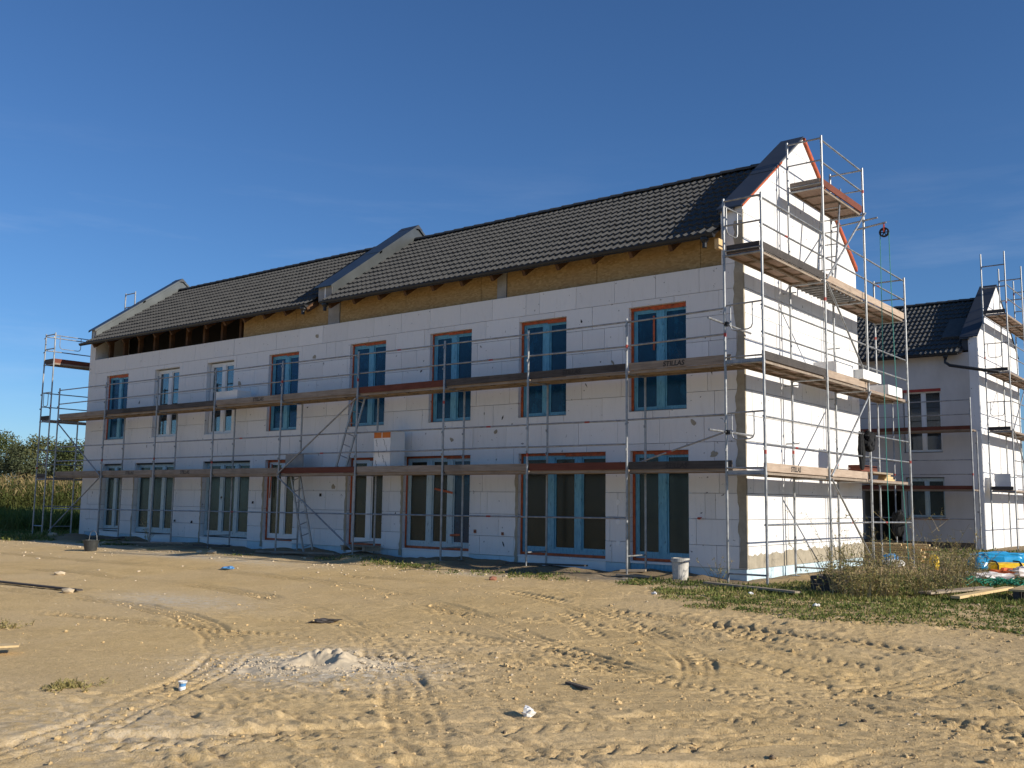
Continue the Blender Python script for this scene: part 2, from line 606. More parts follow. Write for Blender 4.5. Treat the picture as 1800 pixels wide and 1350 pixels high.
# tyre tracks: (points, rut width, depth, lug amplitude, lug period)
TRACKS = [
    ([(1.2, -14.6), (3.3, -12.0), (5.2, -9.6), (7.5, -7.9), (12, -6.6)], 0.42, 0.035, 0.030, 0.17),
    ([(2.9, -15.0), (4.7, -12.4), (6.2, -10.9), (8.2, -9.7), (12, -9.0)], 0.42, 0.045, 0.050, 0.21),
    ([(4.2, -13.6), (5.6, -11.6), (6.3, -9.9), (7.8, -8.9), (10, -8.6)], 0.30, 0.030, 0.022, 0.13),
    ([(-30, -5.4), (-16, -5.3), (-8, -5.0), (-3.0, -5.9), (1.5, -8.2), (6.0, -10.4), (9, -12)], 0.38, 0.022, 0.020, 0.16),
    ([(-30, -7.1), (-16, -7.0), (-8, -6.8), (-3.5, -7.6), (0.5, -9.9), (3.4, -12.4), (5, -14)], 0.38, 0.022, 0.022, 0.16),
    ([(-3.2, -9.0), (-0.6, -8.3), (1.6, -8.5), (3.4, -9.1), (5.4, -9.3), (8.5, -8.6)], 0.34, 0.030, 0.034, 0.15),
    ([(-2.0, -6.9), (1.0, -6.6), (3.8, -7.0), (6.5, -7.9), (10, -9.4)], 0.40, 0.030, 0.040, 0.20),
    ([(-0.5, -5.2), (2.4, -5.7), (5.2, -6.0), (9.5, -6.2)], 0.40, 0.026, 0.030, 0.19),
    ([(-12, -9.6), (-5, -9.3), (-1, -10.8), (1.2, -13.4), (1.8, -15)], 0.40, 0.018, 0.012, 0.16),
    ([(2.0, -12.2), (3.6, -10.2), (5.0, -8.2), (5.6, -6.4)], 0.36, 0.012, 0.012, 0.20),
    ([(-6, -10.6), (-2.2, -9.9), (1.0, -9.4), (4.2, -8.9), (8.5, -9.6)], 0.34, 0.02, 0.028, 0.15),
    ([(-7, -4.3), (-3.2, -4.2), (0.2, -5.6), (2.8, -7.6), (4.0, -9.6)], 0.34, 0.02, 0.030, 0.15),
    ([(4.3, -14.5), (5.9, -12.7), (6.4, -11.0), (7.4, -10.2), (9, -10.3)], 0.34, 0.03, 0.030, 0.12),
    ([(3.6, -12.9), (4.9, -11.0), (6.3, -9.2), (7.3, -7.6)], 0.36, 0.015, 0.020, 0.20),
]

rt_ = random.Random(12)
for _ in range(7):                       # short overlapping prints where machines turned
    x_, y_ = rt_.uniform(0.5, 7.6), rt_.uniform(-12.8, -5.4)
    a_ = rt_.choice((0.35, 0.5, -0.35, -0.55, 0.9)) + rt_.uniform(-0.2, 0.2)
    l_ = rt_.uniform(1.3, 2.4)
    TRACKS.append(([(x_ - l_ * math.cos(a_), y_ - l_ * math.sin(a_)), (x_, y_ + rt_.uniform(-0.15, 0.15)), (x_ + l_ * math.cos(a_), y_ + l_ * math.sin(a_))], rt_.uniform(0.28, 0.42), rt_.uniform(0.012, 0.03), rt_.uniform(0.02, 0.042), rt_.uniform(0.12, 0.2)))


def spline(pts, n=90):
    P = np.array(pts, float)
    P = np.vstack([2 * P[0] - P[1], P, 2 * P[-1] - P[-2]])
    out = []
    k = len(P) - 3
    for i in range(k):
        for tt in np.linspace(0, 1, n // k + 1, endpoint=(i == k - 1)):
            a, b, c, d = P[i:i + 4]
            out.append(0.5 * ((2 * b) + (-a + c) * tt + (2 * a - 5 * b + 4 * c - d) * tt ** 2 + (-a + 3 * b - 3 * c + d) * tt ** 3))
    return np.array(out)


def detail_h(x, y):
    """clods, footprints and tyre ruts of the sandy yard"""
    dist = np.hypot(x - CAM.x, y - CAM.y)
    yard = sst(-1.6, -3.4, y) * sst(40, 22, dist)
    h = 0.018 * fbm(x * 0.6 + 3, y * 0.6, 3)
    h = h + 0.005 * fbm(x * 4.1, y * 4.1 + 9, 3)
    rough = np.clip(fbm(x * 0.55 + 40, y * 0.55 + 11, 3) * 1.8 + 0.42, 0.05, 1.0)
    # more churned on the right and close by, smoother to the left
    rough = rough * (0.40 + 0.75 * sst(-6, 4, x + 0.25 * (y + 10)))
    cl = fbm(x * 7.3 + 1.7, y * 7.3, 3)
    h = h + rough * 0.014 * np.clip(cl - 0.14, 0, 1) * 2.0 + (0.3 + rough) * 0.012 * np.clip(fbm(x * 14.7, y * 14.7 + 4, 2), -0.1, 1) + rough * 0.022 * np.clip(fbm(x * 11.3 + 5, y * 11.3 + 8, 2) - 0.28, 0, 1)
    pit = fbm(x * 3.1 + 70, y * 4.6 + 31, 3)
    h = h - rough * 0.05 * np.clip(pit - 0.30, 0, 1)
    h = h + 0.004 * fbm(x * 19, y * 19, 2)
    # torn, elongated gouges and ridges where wheels dragged the soil
    for ang, sc_, am in ((0.42, 1.0, 1.0), (-0.25, 1.25, 0.8)):
        uu, vv = x * math.cos(ang) + y * math.sin(ang), -x * math.sin(ang) + y * math.cos(ang)
        gate_ = np.clip(fbm(uu * 0.35 + 8 * sc_, vv * 0.9 + 21, 3) * 3.0 + 0.35, 0, 1) * sst(-5, 3.5, x + 0.25 * (y + 10))
        h = h - am * gate_ * 0.15 * np.clip(fbm(uu * 2.8 * sc_, vv * 14.0 * sc_ + 3, 2) - 0.22, 0, 0.22)
        h = h + am * gate_ * 0.11 * np.clip(fbm(uu * 3.1 * sc_ + 50, vv * 15.0 * sc_ + 9, 2) - 0.24, 0, 0.22)
    wob = 0.10 * fbm(x * 1.3 + 9, y * 1.3 + 2, 3)
    churn = np.clip(fbm(x * 0.5 + 40, y * 0.8 + 11, 4) * 1.6 + 0.2, 0, 0.6) * sst(-6, 4, x + 0.25 * (y + 10))
    for pts, w, dep, lug, per in TRACKS:
        C = spline(pts)
        lo, hi = C.min(0) - 1, C.max(0) + 1
        mk = (x > lo[0]) & (x < hi[0]) & (y > lo[1]) & (y < hi[1])
        if not mk.any():
            continue
        X, Y = x[mk], y[mk]
        best = np.full(X.shape, 9.0)
        sd_ = np.zeros(X.shape)
        sl = np.zeros(X.shape)
        acc = 0.0
        for i in range(len(C) - 1):
            a, d = C[i], C[i + 1] - C[i]
            L = np.hypot(*d)
            if L < 1e-6:
                continue
            tt = np.clip(((X - a[0]) * d[0] + (Y - a[1]) * d[1]) / L ** 2, 0, 1)
            px, py = X - a[0] - tt * d[0], Y - a[1] - tt * d[1]
            dd = np.hypot(px, py)
            m = dd < best
            best[m] = dd[m]
            sd_[m] = (np.sign(px * d[1] - py * d[0]) * dd)[m]
            sl[m] = (acc + tt * L)[m]
            acc += L
        q = (sd_ + wob[mk]) / (w / 2)
        inside = sst(1.15, 0.8, np.abs(q))
        ridge = np.exp(-((np.abs(q) - 1.25) / 0.28) ** 2)
        ph = sl / per + np.abs(q) * 0.8 + 0.5 * (q > 0)
        lv = np.clip(fbm(X * 1.3 + 3, Y * 1.3 + 17, 2) * 3.0 + 0.62, 0.12, 1.3)
        lg = -2.4 * lv * sst(0.25, 0.85, np.sin(2 * math.pi * ph + 0.8 * fbm(X * 3, Y * 3, 2)))
        tot = acc
        vis = np.clip(fbm(X * 0.7 + 13, Y * 0.7 + 7, 3) * 2.4 + 0.70, 0.30, 1) * sst(0.0, 0.7, sl) * sst(0.0, 0.7, tot - sl)
        churn[mk] = np.maximum(churn[mk], 0.9 * inside * vis)
        h[mk] = h[mk] * (1 - 0.55 * inside * vis) + vis * (inside * (-dep * 0.5 + lug * 0.5 * lg + 0.004 * np.cos(q * 9.4)) - 0.020 * np.exp(-((np.abs(q) - 1.0) / 0.16) ** 2) - 0.008 * np.exp(-((np.abs(q) - 0.45) / 0.14) ** 2) + ridge * dep * 0.35 * (0.6 + fbm(X * 6, Y * 6, 2)))
    detail_h.churn = churn
    return h * yard + (1 - yard) * 0.03 * fbm(x * 2.1, y * 2.1, 4) * sst(60, 25, dist)


def axis_pts(segs):
    out = []
    for a, b, st in segs:
        n = max(1, int(round((b - a) / st)))
        out += [a + (b - a) * i / n for i in range(n)]
    out.append(segs[-1][1])
    return np.array(out)


PILE = (0.55, -10.9)
gx = axis_pts([(-1500, -300, 200), (-300, -80, 20), (-80, -30, 2.0), (-30, -14, 0.16), (-14, -4, 0.06), (-4, -1.5, 0.035), (-1.5, 8.2, 0.019), (8.2, 9.5, 0.06), (9.5, 16, 0.2), (16, 60, 4), (60, 300, 30), (300, 1500, 200)])
gy = axis_pts([(-1500, -300, 200), (-300, -40, 20), (-40, -15.6, 1.0), (-15.6, -14, 0.05), (-14, -7.6, 0.019), (-7.6, -4, 0.036), (-4.0, -1.0, 0.05), (-1.0, 12, 0.16), (12, 40, 0.9), (40, 200, 10), (200, 1500, 200)])
GX, GY = np.meshgrid(gx, gy)
GH = base_h(GX, GY) + detail_h(GX, GY)
nx, ny = len(gx), len(gy)


def H(x, y):
    """height of the ground mesh at a point"""
    i = min(max(int(np.searchsorted(gx, x)) - 1, 0), nx - 2)
    j = min(max(int(np.searchsorted(gy, y)) - 1, 0), ny - 2)
    tx, ty = (x - gx[i]) / (gx[i + 1] - gx[i]), (y - gy[j]) / (gy[j + 1] - gy[j])
    return float((GH[j, i] * (1 - tx) + GH[j, i + 1] * tx) * (1 - ty) + (GH[j + 1, i] * (1 - tx) + GH[j + 1, i + 1] * tx) * ty)


gm = bpy.data.meshes.new('ground')
co = np.stack([GX, GY, GH], -1).reshape(-1, 3)
gm.vertices.add(nx * ny)
gm.vertices.foreach_set('co', co.ravel())
idx = np.arange(nx * ny).reshape(ny, nx)
qd = np.stack([idx[:-1, :-1], idx[:-1, 1:], idx[1:, 1:], idx[1:, :-1]], -1).reshape(-1, 4)
gm.loops.add(qd.size)
gm.loops.foreach_set('vertex_index', qd.ravel())
gm.polygons.add(len(qd))
gm.polygons.foreach_set('loop_start', np.arange(0, qd.size, 4))
gm.polygons.foreach_set('use_smooth', np.ones(len(qd), bool))
gm.update(calc_edges=True)
dark_earth = sst(-2.6, -1.3, GY + 0.9 * fbm(GX * 0.9, GY * 0.9, 3)) * sst(-30, -26, GX)  # darker ground along the wall foot and beyond the gable
dark_earth = dark_earth * np.where((GX < 0.2), 1.0, 0.55) * 0.85
dark_earth = np.clip(dark_earth + 0.5 * sst(7, 9, GY), 0, 0.85)
a = gm.attributes.new('dark_earth', 'FLOAT', 'POINT')
a.data.foreach_set('value', dark_earth.ravel().astype(np.float32))
chalk = np.exp(-(((GX - PILE[0]) / 1.3) ** 2 + ((GY - PILE[1]) / 1.0) ** 2) ** 1.3) * 1.0
for cx_, cy_, sx_, sy_, am in ((-5.6, -8.4, 1.6, 0.7, 0.75), (-12.5, -3.4, 4.0, 0.5, 0.8), (-19.5, -2.6, 2.6, 0.45, 0.9), (-4.6, -2.6, 1.0, 0.35, 0.8), (-1.5, -1.5, 1.2, 0.5, 0.6), (1.5, -13.6, 1.4, 0.8, 0.45)):
    chalk += am * np.exp(-(((GX - cx_) / sx_) ** 2 + ((GY - cy_) / sy_) ** 2))
a = gm.attributes.new('churn', 'FLOAT', 'POINT')
a.data.foreach_set('value', detail_h.churn.ravel().astype(np.float32))
a = gm.attributes.new('chalk', 'FLOAT', 'POINT')
a.data.foreach_set('value', np.clip(chalk, 0, 1).ravel().astype(np.float32))
gm.materials.append(M['sand'])
go = link('ground', gm)
tag(go, None, kind='structure')

# ------------------------------------------------------------------ the houses
L, W = 24.72, 6.42
ZP, ZT, ZK, ZA = 0.53, 6.46, 7.58, 9.92
YR, ZR = W / 2, 9.46                      # roof ridge
YE, ZE = -0.33, 7.02                      # eave
SL = (ZR - ZE) / (YR - YE)
SLEN = math.hypot(ZR - ZE, YR - YE)
CS, SN = (YR - YE) / SLEN, (ZR - ZE) / SLEN
UP = [(-23.50, -22.13), (-20.53, -19.14), (-17.65, -16.30), (-14.65, -13.32), (-11.22, -9.87), (-8.32, -6.96), (-5.53, -4.20), (-2.60, -1.25)]
DN = [(-23.40, -22.16), (-21.40, -19.14), (-17.62, -15.32), (-14.62, -13.32), (-11.15, -9.85), (-9.12, -6.94), (-5.50, -3.17), (-2.57, -1.22)]
UZ, DZ = (3.63, 5.83), (0.58, 2.82)
OPEN = [(a, b, *UZ) for a, b in UP] + [(a, b, *DZ) for a, b in DN]


def cells(mb, x0, x1, z0, z1, holes, y0, y1, mi=0):
    """slab in the xz plane from y0 (front) to y1 with rectangular holes"""
    hs = [h for h in holes if h[0] < x1 and h[1] > x0 and h[2] < z1 and h[3] > z0]
    xs = sorted({x0, x1} | {v for h in hs for v in h[:2] if x0 < v < x1})
    zs = sorted({z0, z1} | {v for h in hs for v in h[2:] if z0 < v < z1})

    def solid(i, k):
        if not (0 <= i < len(xs) - 1 and 0 <= k < len(zs) - 1):
            return False
        cx, cz = (xs[i] + xs[i + 1]) / 2, (zs[k] + zs[k + 1]) / 2
        return not any(h[0] < cx < h[1] and h[2] < cz < h[3] for h in hs)
    any_ = False
    for i in range(len(xs) - 1):
        for k in range(len(zs) - 1):
            if not solid(i, k):
                continue
            any_ = True
            a, b, c, d = xs[i], xs[i + 1], zs[k], zs[k + 1]
            mb.face([(a, y0, c), (b, y0, c), (b, y0, d), (a, y0, d)], mi)
            mb.face([(a, y1, c), (a, y1, d), (b, y1, d), (b, y1, c)], mi)
            if not solid(i - 1, k):
                mb.face([(a, y0, c), (a, y0, d), (a, y1, d), (a, y1, c)], mi)
            if not solid(i + 1, k):
                mb.face([(b, y0, c), (b, y1, c), (b, y1, d), (b, y0, d)], mi)
            if not solid(i, k - 1):
                mb.face([(a, y0, c), (a, y1, c), (b, y1, c), (b, y0, c)], mi)
            if not solid(i, k + 1):
                mb.face([(a, y0, d), (b, y0, d), (b, y1, d), (a, y1, d)], mi)
    return any_


def clip(poly, a, b, c):
    """keep the side a*x + b*z <= c"""
    out = []
    n = len(poly)
    for i in range(n):
        p, q = poly[i], poly[(i + 1) % n]
        dp, dq = a * p[0] + b * p[1] - c, a * q[0] + b * q[1] - c
        if dp <= 0:
            out.append(p)
        if dp * dq < 0:
            tt = dp / (dp - dq)
            out.append((p[0] + tt * (q[0] - p[0]), p[1] + tt * (q[1] - p[1])))
    return out


RS = (ZA - ZK) / (W / 2)                  # slope of the gable rake


def gable_clip(poly):
    poly = clip(poly, -RS, 1, ZK)
    return clip(poly, RS, 1, ZA + RS * W / 2) if poly else poly


def ragged(n, a, b, amp, seed):
    rr = random.Random(seed)
    o, v = [], 0
    for i in range(n + 1):
        v = v * 0.55 + rr.uniform(-1, 1) * amp
        o.append((a + (b - a) * i / n, v))
    return o


def window(house, x0, x1, z0, z1, nleaf, film_m, pane_m, tape=True, y=0.0, bottom=False, mw=0.085):
    """window set 13 cm back in its opening: frame, posts, panes, tape"""
    yf, yb = y + 0.125, y + 0.195
    if tape:
        tp = MB()
        e = 0.045
        jit = rng.uniform(-0.01, 0.02)
        tp.box(x0 + 0.002, x0 + e + jit, y + 0.10, y + 0.112, z0 + 0.002, z1 - 0.004)
        xm_ = x0 + (x1 - x0) * rng.uniform(0.35, 0.65)
        tp.box(x0 + e + jit, xm_, y + 0.101, y + 0.113, z1 - e - 0.005 - jit, z1 - 0.005)
        tp.box(xm_, x1 - 0.003, y + 0.100, y + 0.113, z1 - e - 0.030 - jit, z1 - 0.005)
        if bottom:
            tp.box(x0 + e + jit, x1 - 0.003, y + 0.099, y + 0.114, z0 + 0.004, z0 + 0.06)
    fr = MB()
    w = 0.075
    xi, xo, zi, zo = x0 + 0.03, x1 - 0.012, z0 + 0.03, z1 - 0.03
    fr.box(xi, xi + w, yf, yb, zi, zo)
    fr.box(xo - 0.03, xo, yf, yb, zi, zo)
    fr.box(xi + w, xo - 0.03, yf + 0.002, yb, zo - w, zo)
    fr.box(xi + w, xo - 0.03, yf + 0.002, yb, zi, zi + (w + 0.05 if bottom else 0.035))
    wn_ = fr.build('window', film_m, house)
    if tape:
        tp.build('sealing_tape', 'tape_orange', wn_)
    a, b = xi + w, xo - 0.03
    lw = (b - a) / nleaf
    for k in range(1, nleaf):
        xm = a + lw * k
        MB().box(xm - mw, xm + mw, yf - 0.012, yb - 0.01, zi + (w + 0.05 if bottom else 0.035), zo - w).build('mullion', film_m, wn_)
    for k in range(nleaf):
        p0 = a + lw * k + (mw if k else 0)
        p1 = a + lw * (k + 1) - (mw if k < nleaf - 1 else 0)
        sh = MB()
        s_ = 0.035
        zb, zt_ = zi + (w + 0.05 if bottom else 0.035), zo - w
        sh.box(p0, p0 + s_, yf + 0.012, yb - 0.012, zb, zt_)
        sh.box(p1 - s_, p1, yf + 0.012, yb - 0.012, zb, zt_)
        sh.box(p0 + s_, p1 - s_, yf + 0.013, yb - 0.012, zt_ - s_, zt_)
        sh.box(p0 + s_, p1 - s_, yf + 0.013, yb - 0.012, zb, zb + s_)
        sh.build('sash', film_m, wn_)
        pm = pane_m[k % len(pane_m)] if isinstance(pane_m, (list, tuple)) else pane_m
        MB().box(p0 + s_, p1 - s_, yf + 0.03, yf + 0.036, zb + s_, zt_ - s_).build('pane', pm, wn_)
    return wn_


# one clay-coloured pantile with two rolls, shared by every roof
def tile_mesh():
    mb = MB()
    n, wt, lt = 8, 0.338, 0.415
    prof = []
    for i in range(n + 1):
        u = i / n
        c = math.cos(2 * math.pi * (u * 2 - 0.25))
        prof.append((u * wt, 0.034 * max(-0.35, c)))
    for i in range(n):
        (xa, za), (xb, zb) = prof[i], prof[i + 1]
        mb.face([(xa, 0, za + 0.050), (xb, 0, zb + 0.050), (xb, lt, zb), (xa, lt, za)])
        mb.face([(xa, 0, za + 0.004), (xb, 0, zb + 0.004), (xb, 0, zb + 0.050), (xa, 0, za + 0.050)])
    return mb.mesh('roof_tile', 'tile')


TILE = tile_mesh()
rm = MB()
for i in range(6):
    a0, a1 = math.pi * i / 6, math.pi * (i + 1) / 6
    rm.face([(0, -0.13 * math.cos(a0), 0.10 * math.sin(a0) + 0.012), (0.44, -0.12 * math.cos(a0), 0.09 * math.sin(a0)), (0.44, -0.12 * math.cos(a1), 0.09 * math.sin(a1)), (0, -0.13 * math.cos(a1), 0.10 * math.sin(a1) + 0.012)])
rm.face([(0, -0.13 * math.cos(math.pi * i / 6), 0.10 * math.sin(math.pi * i / 6) + 0.012) for i in range(7)])
RIDGE = rm.mesh('ridge_tile', 'tile')


def roof(house, y0, sections, keep, xmin=-99):
    """tiled front slope; the tiles nearest the camera are parts, the rest one piece"""
    spots = []
    rows = 12
    ex = SLEN / rows
    for xa, xb in sections:
        n = int(round((xb - xa) / 0.338))
        wd = (xb - xa) / n
        for r in range(rows):
            for k in range(n):
                s = r * ex - 0.02
                spots.append((xa + k * wd, y0 + YE + s * CS, ZE + s * SN + 0.005, wd / 0.338))
    spots.sort(key=lambda p: (p[0] - CAM.x) ** 2 + (p[1] - CAM.y) ** 2)
    rot = (math.atan2(SN, CS), 0, 0)
    for p in spots[:keep]:
        o = link('roof_tile', TILE, house, (p[0], p[1], p[2] + rng.uniform(-0.003, 0.004)))
        o.rotation_euler = (rot[0] + rng.uniform(-0.010, 0.010), rng.uniform(-0.010, 0.010), rng.uniform(-0.006, 0.006))
        o.scale = (p[3], 1, 1)
    rest = [p for p in spots[keep:] if p[0] > xmin]
    if rest:
        tv = np.array([v.co[:] for v in TILE.vertices])
        tf = [tuple(p.vertices) for p in TILE.polygons]
        mb = MB()
        for p in rest:
            jz = rng.uniform(-0.003, 0.004)
            i = len(mb.v)
            for x, y, z in tv:
                mb.v.append((p[0] + x * p[3], p[1] + y * CS - z * SN, p[2] + jz + y * SN + z * CS))
            mb.f += [tuple(i + k for k in f) for f in tf]
            mb.mi += [0] * len(tf)
        tag(mb.build('roof_tiles', 'tile', house), 'dark pantiles of the farther part of the roof', kind='stuff')
    for xa, xb in sections:
        n = int(round((xb - xa) / 0.39))
        for k in range(n):
            if xa + k * 0.39 < xmin:
                continue
            link('ridge_tile', RIDGE, house, (xa + k * (xb - xa) / n, y0 + YR, ZR + 0.015 + rng.uniform(-0.004, 0.004)))


def roof_carcass(house, y0, x0, x1):
    mb = MB()
    for s in (1, -1):
        ya, yb = (y0 + YE + 0.03, y0 + YR) if s > 0 else (y0 + W - YE - 0.03, y0 + YR)
        mb.face([(x0, ya, ZE - 0.02), (x1, ya, ZE - 0.02), (x1, yb, ZR - 0.02), (x0, yb, ZR - 0.02)])
        mb.face([(x0, ya, ZE - 0.045), (x1, ya, ZE - 0.045), (x1, yb, ZR - 0.045), (x0, yb, ZR - 0.045)], 1)
    mb.build('roof_deck', ['sheet_dark', 'timber_dark'], house)


def parapet(house, y0, x0, x1, side_mat, cap_mat, front=True, over=0.05):
    """wall rising above the roof in line with the gable, sheet-metal sides and cap"""
    prof = [(0.004, 7.12), (0.004, ZK - 0.03), (W / 2, ZA - 0.03), (W - 0.004, ZK - 0.03), (W - 0.004, 7.12), (W / 2, 9.3)]
    b = MB()
    b.extrude([(x0, y0 + y, z) for y, z in prof], (x1 - x0, 0, 0))
    pw = b.build('parapet_wall', side_mat, house)
    if side_mat == 'sheet_grey':
        MB().box(x0 + 0.02, x1 - 0.02, y0 - 0.006, y0 + 0.0035, 7.13, ZK - 0.05).build('parapet_front', 'concrete', pw)
        MB().box((x0 + x1) / 2 - 0.02, (x0 + x1) / 2 + 0.02, y0 - 0.016, y0 - 0.0065, 7.13, ZK - 0.06).build('parapet_front', 'eps_clean', pw)
    for s in (1, -1):
        for (f0, f1, dz) in ((0.0, 0.56, 0.0), (0.53, 1.0, 0.012)):
            c = MB()
            pts = []
            for f in (f0, f1):
                yy = -0.10 + (W / 2 + 0.10) * f
                zz = ZK - RS * 0.10 + RS * (W / 2 + 0.10) * f + dz
                pts.append((yy, zz))
            (ya, za), (yb, zb) = pts
            if s < 0:
                ya, yb = W - ya, W - yb
            c.extrude([(x0 - over, y0 + ya, za), (x1 + over, y0 + ya, za), (x1 + over, y0 + yb, zb), (x0 - over, y0 + yb, zb)], (0, 0, 0.022))
            for xe in (x0 - over, x1 + over - 0.008):
                c.extrude([(xe, y0 + ya, za), (xe + 0.008, y0 + ya, za), (xe + 0.008, y0 + yb, zb), (xe, y0 + yb, zb)], (0, 0, -0.055))
            c.build('parapet_cap', cap_mat, pw)
    rcap = MB().box(x0 - over - 0.01, x1 + over + 0.01, y0 + W / 2 - 0.16, y0 + W / 2 + 0.16, ZA - 0.075, ZA - 0.005)
    rc = MB()
    rc.extrude([(x0 - over - 0.01, y0 + W / 2 - 0.17, ZA - 0.085), (x0 - over - 0.01, y0 + W / 2, ZA + 0.045), (x0 - over - 0.01, y0 + W / 2 + 0.17, ZA - 0.085)], (x1 - x0 + 2 * over + 0.02, 0, 0))
    rc.build('ridge_cap', 'sheet_dark', pw)
    return pw


def gutter(house, y0, x0, x1, outlets=()):
    mb = MB()
    n = 8
    yc, zc = y0 + YE - 0.055, ZE - 0.02
    for i in range(n):
        a0, a1 = math.pi * (1 + i / n), math.pi * (1 + (i + 1) / n)
        p0, p1 = (yc + 0.068 * math.cos(a0), zc + 0.068 * math.sin(a0)), (yc + 0.068 * math.cos(a1), zc + 0.068 * math.sin(a1))
        q0, q1 = (yc + 0.062 * math.cos(a0), zc + 0.062 * math.sin(a0)), (yc + 0.062 * math.cos(a1), zc + 0.062 * math.sin(a1))
        mb.face([(x0, *p0), (x1, *p0), (x1, *p1), (x0, *p1)])
        mb.face([(x0, *q0), (x0, *q1), (x1, *q1), (x1, *q0)])
    for xe in (x0, x1):
        mb.face([(xe, yc + 0.068 * math.cos(math.pi * (1 + i / n)), zc + 0.068 * math.sin(math.pi * (1 + i / n))) for i in range(n + 1)])
    mb.tube([(x0, yc - 0.066, zc + 0.004), (x1, yc - 0.066, zc + 0.004)], 0.010, 6)
    gt = mb.build('gutter', 'gutter', house)
    for xo in outlets:
        MB().lathe((xo, yc, zc - 0.25), [(0.0, 0.0), (0.045, 0.0), (0.045, 0.09), (0.085, 0.15), (0.085, 0.20)], 14).build('gutter_outlet', 'gutter', gt)
    return gt


# ------------- house 1: the long insulated terrace
h1 = thing('terraced_house', 'long white terrace clad in polystyrene boards, dark tiled roof, scaffolded, in the middle', 'house', (-L / 2, W / 2, 0.2))
core = MB()
cells(core, -L + 0.16, -0.16, 0.15, ZT, OPEN, 0.155, 0.36)
wall = core.build('wall', 'concrete', h1)
gcore = MB()
gp = [(0.155, 0.15), (0.155, ZK - 0.06), (W / 2, ZA - 0.06), (W - 0.155, ZK - 0.06), (W - 0.155, 0.15)]
gcore.extrude([(-0.36, y, z) for y, z in gp], (0.205, 0, 0))
gwall = gcore.build('gable_wall', 'concrete', h1)
ew = MB()
ew.extrude([(-L + 0.002, y, z) for y, z in [(0.002, 0.15), (0.002, ZK - 0.02), (W / 2, ZA - 0.02), (W, ZK - 0.02), (W, 0.15)]], (0.35, 0, 0))
ew.build('end_wall', 'eps', h1)
bw = MB().box(-L + 0.36, -0.37, W - 0.3, W, 0.15, 7.2)
bw.build('rear_wall', 'eps', h1)
inn = MB()
inn.box(-L + 0.36, -0.37, 0.365, W - 0.31, 0.30, 0.50)
inn.box(-L + 0.36, -0.37, 0.365, W - 0.31, 3.05, 3.30)
inn.box(-L + 0.36, -0.37, 0.365, W - 0.31, 6.18, 6.42)
for x in (-18.6, -12.35, -6.15):
    for za, zb in ((0.50, 3.05), (3.30, 6.18)):
        inn.box(x - 0.12, x + 0.12, 0.37, W - 0.32, za, zb)
for x in (-21.8, -15.5, -9.45, -3.0):
    for za, zb in ((0.50, 3.05), (3.30, 6.18)):
        inn.box(x - 0.06, x + 0.06, 3.4, W - 0.32, za, zb)
inn.build('interior', 'interior', h1)

# polystyrene boards: 1 m x 0.5 m courses, staggered
panels = []
zrows = [ZP, 0.96, 1.46, 1.96, 2.46, 2.96, 3.46, 3.96, 4.46, 4.96, 5.46, 5.96, ZT]
for r in range(len(zrows) - 1):
    x = -0.152
    first = True
    while x > -L + 0.001:
        ln = rng.uniform(0.25, 0.95) if first else (1.0 if rng.random() > 0.13 else rng.uniform(0.16, 0.6))
        first = False
        xa = max(-L + 0.001, x - ln)
        if xa < -L + 0.2:
            xa = -L + 0.001
        g_ = 0.0042
        mb = MB()
        jy = rng.uniform(-0.003, 0.003)
        if cells(mb, xa + g_, x - g_, zrows[r] + g_, zrows[r + 1] - g_, OPEN, jy, 0.150):
            panels.append((math.hypot((xa + x) / 2 - CAM.x, CAM.y), mb, wall))
        x = xa
gz = [ZP + 0.001] + [0.96 + 0.5 * i for i in range(19)]
for r in range(len(gz) - 1):
    y = 0.0
    first = True
    while y < W - 0.001:
        ln = rng.uniform(0.3, 0.95) if first else (1.0 if rng.random() > 0.12 else rng.uniform(0.2, 0.6))
        first = False
        yb = min(W, y + ln)
        if W - yb < 0.15:
            yb = W
        g_ = 0.0055
        po = gable_clip([(y + g_, gz[r] + g_), (yb - g_, gz[r] + g_), (yb - g_, gz[r + 1] - g_), (y + g_, gz[r + 1] - g_)])
        if len(po) >= 3:
            jx = rng.uniform(-0.003, 0.003)
            mb = MB()
            mb.extrude([(jx, p[0], p[1]) for p in po], (-0.15 - jx, 0, 0))
            panels.append((math.hypot(CAM.x, (y + yb) / 2 - CAM.y), mb, gwall))
        y = yb
panels.sort(key=lambda p: p[0])
for d, mb, par in panels[:300]:
    mb.build('insulation_board', 'eps', par)
rest = MB()
for d, mb, par in panels[300:]:
    k = len(rest.v)
    rest.v += mb.v
    rest.f += [tuple(k + i for i in f) for f in mb.f]
    rest.mi += mb.mi
if rest.f:
    tag(rest.build('insulation_boards', 'eps', wall), 'white polystyrene boards towards the far end', kind='stuff')

# pale blue plinth boards
x = -0.02
while x > -L + 0.05:
    xa = max(-L + 0.02, x - 1.2)
    mb = MB()
    zt_ = ZP - 0.004
    cells(mb, xa + 0.004, x - 0.004, 0.02, zt_, [(a, b, 0.45, 9) for a, b in DN], 0.022, 0.145)
    mb.build('plinth_board', 'xps', h1)
    x = xa
y = 0.03
while y < W - 0.05:
    yb = min(W - 0.02, y + 1.2)
    MB().box(-0.145, -0.022, y + 0.004, yb - 0.004, 0.02, ZP - 0.004).build('plinth_board', 'xps', h1)
    y = yb

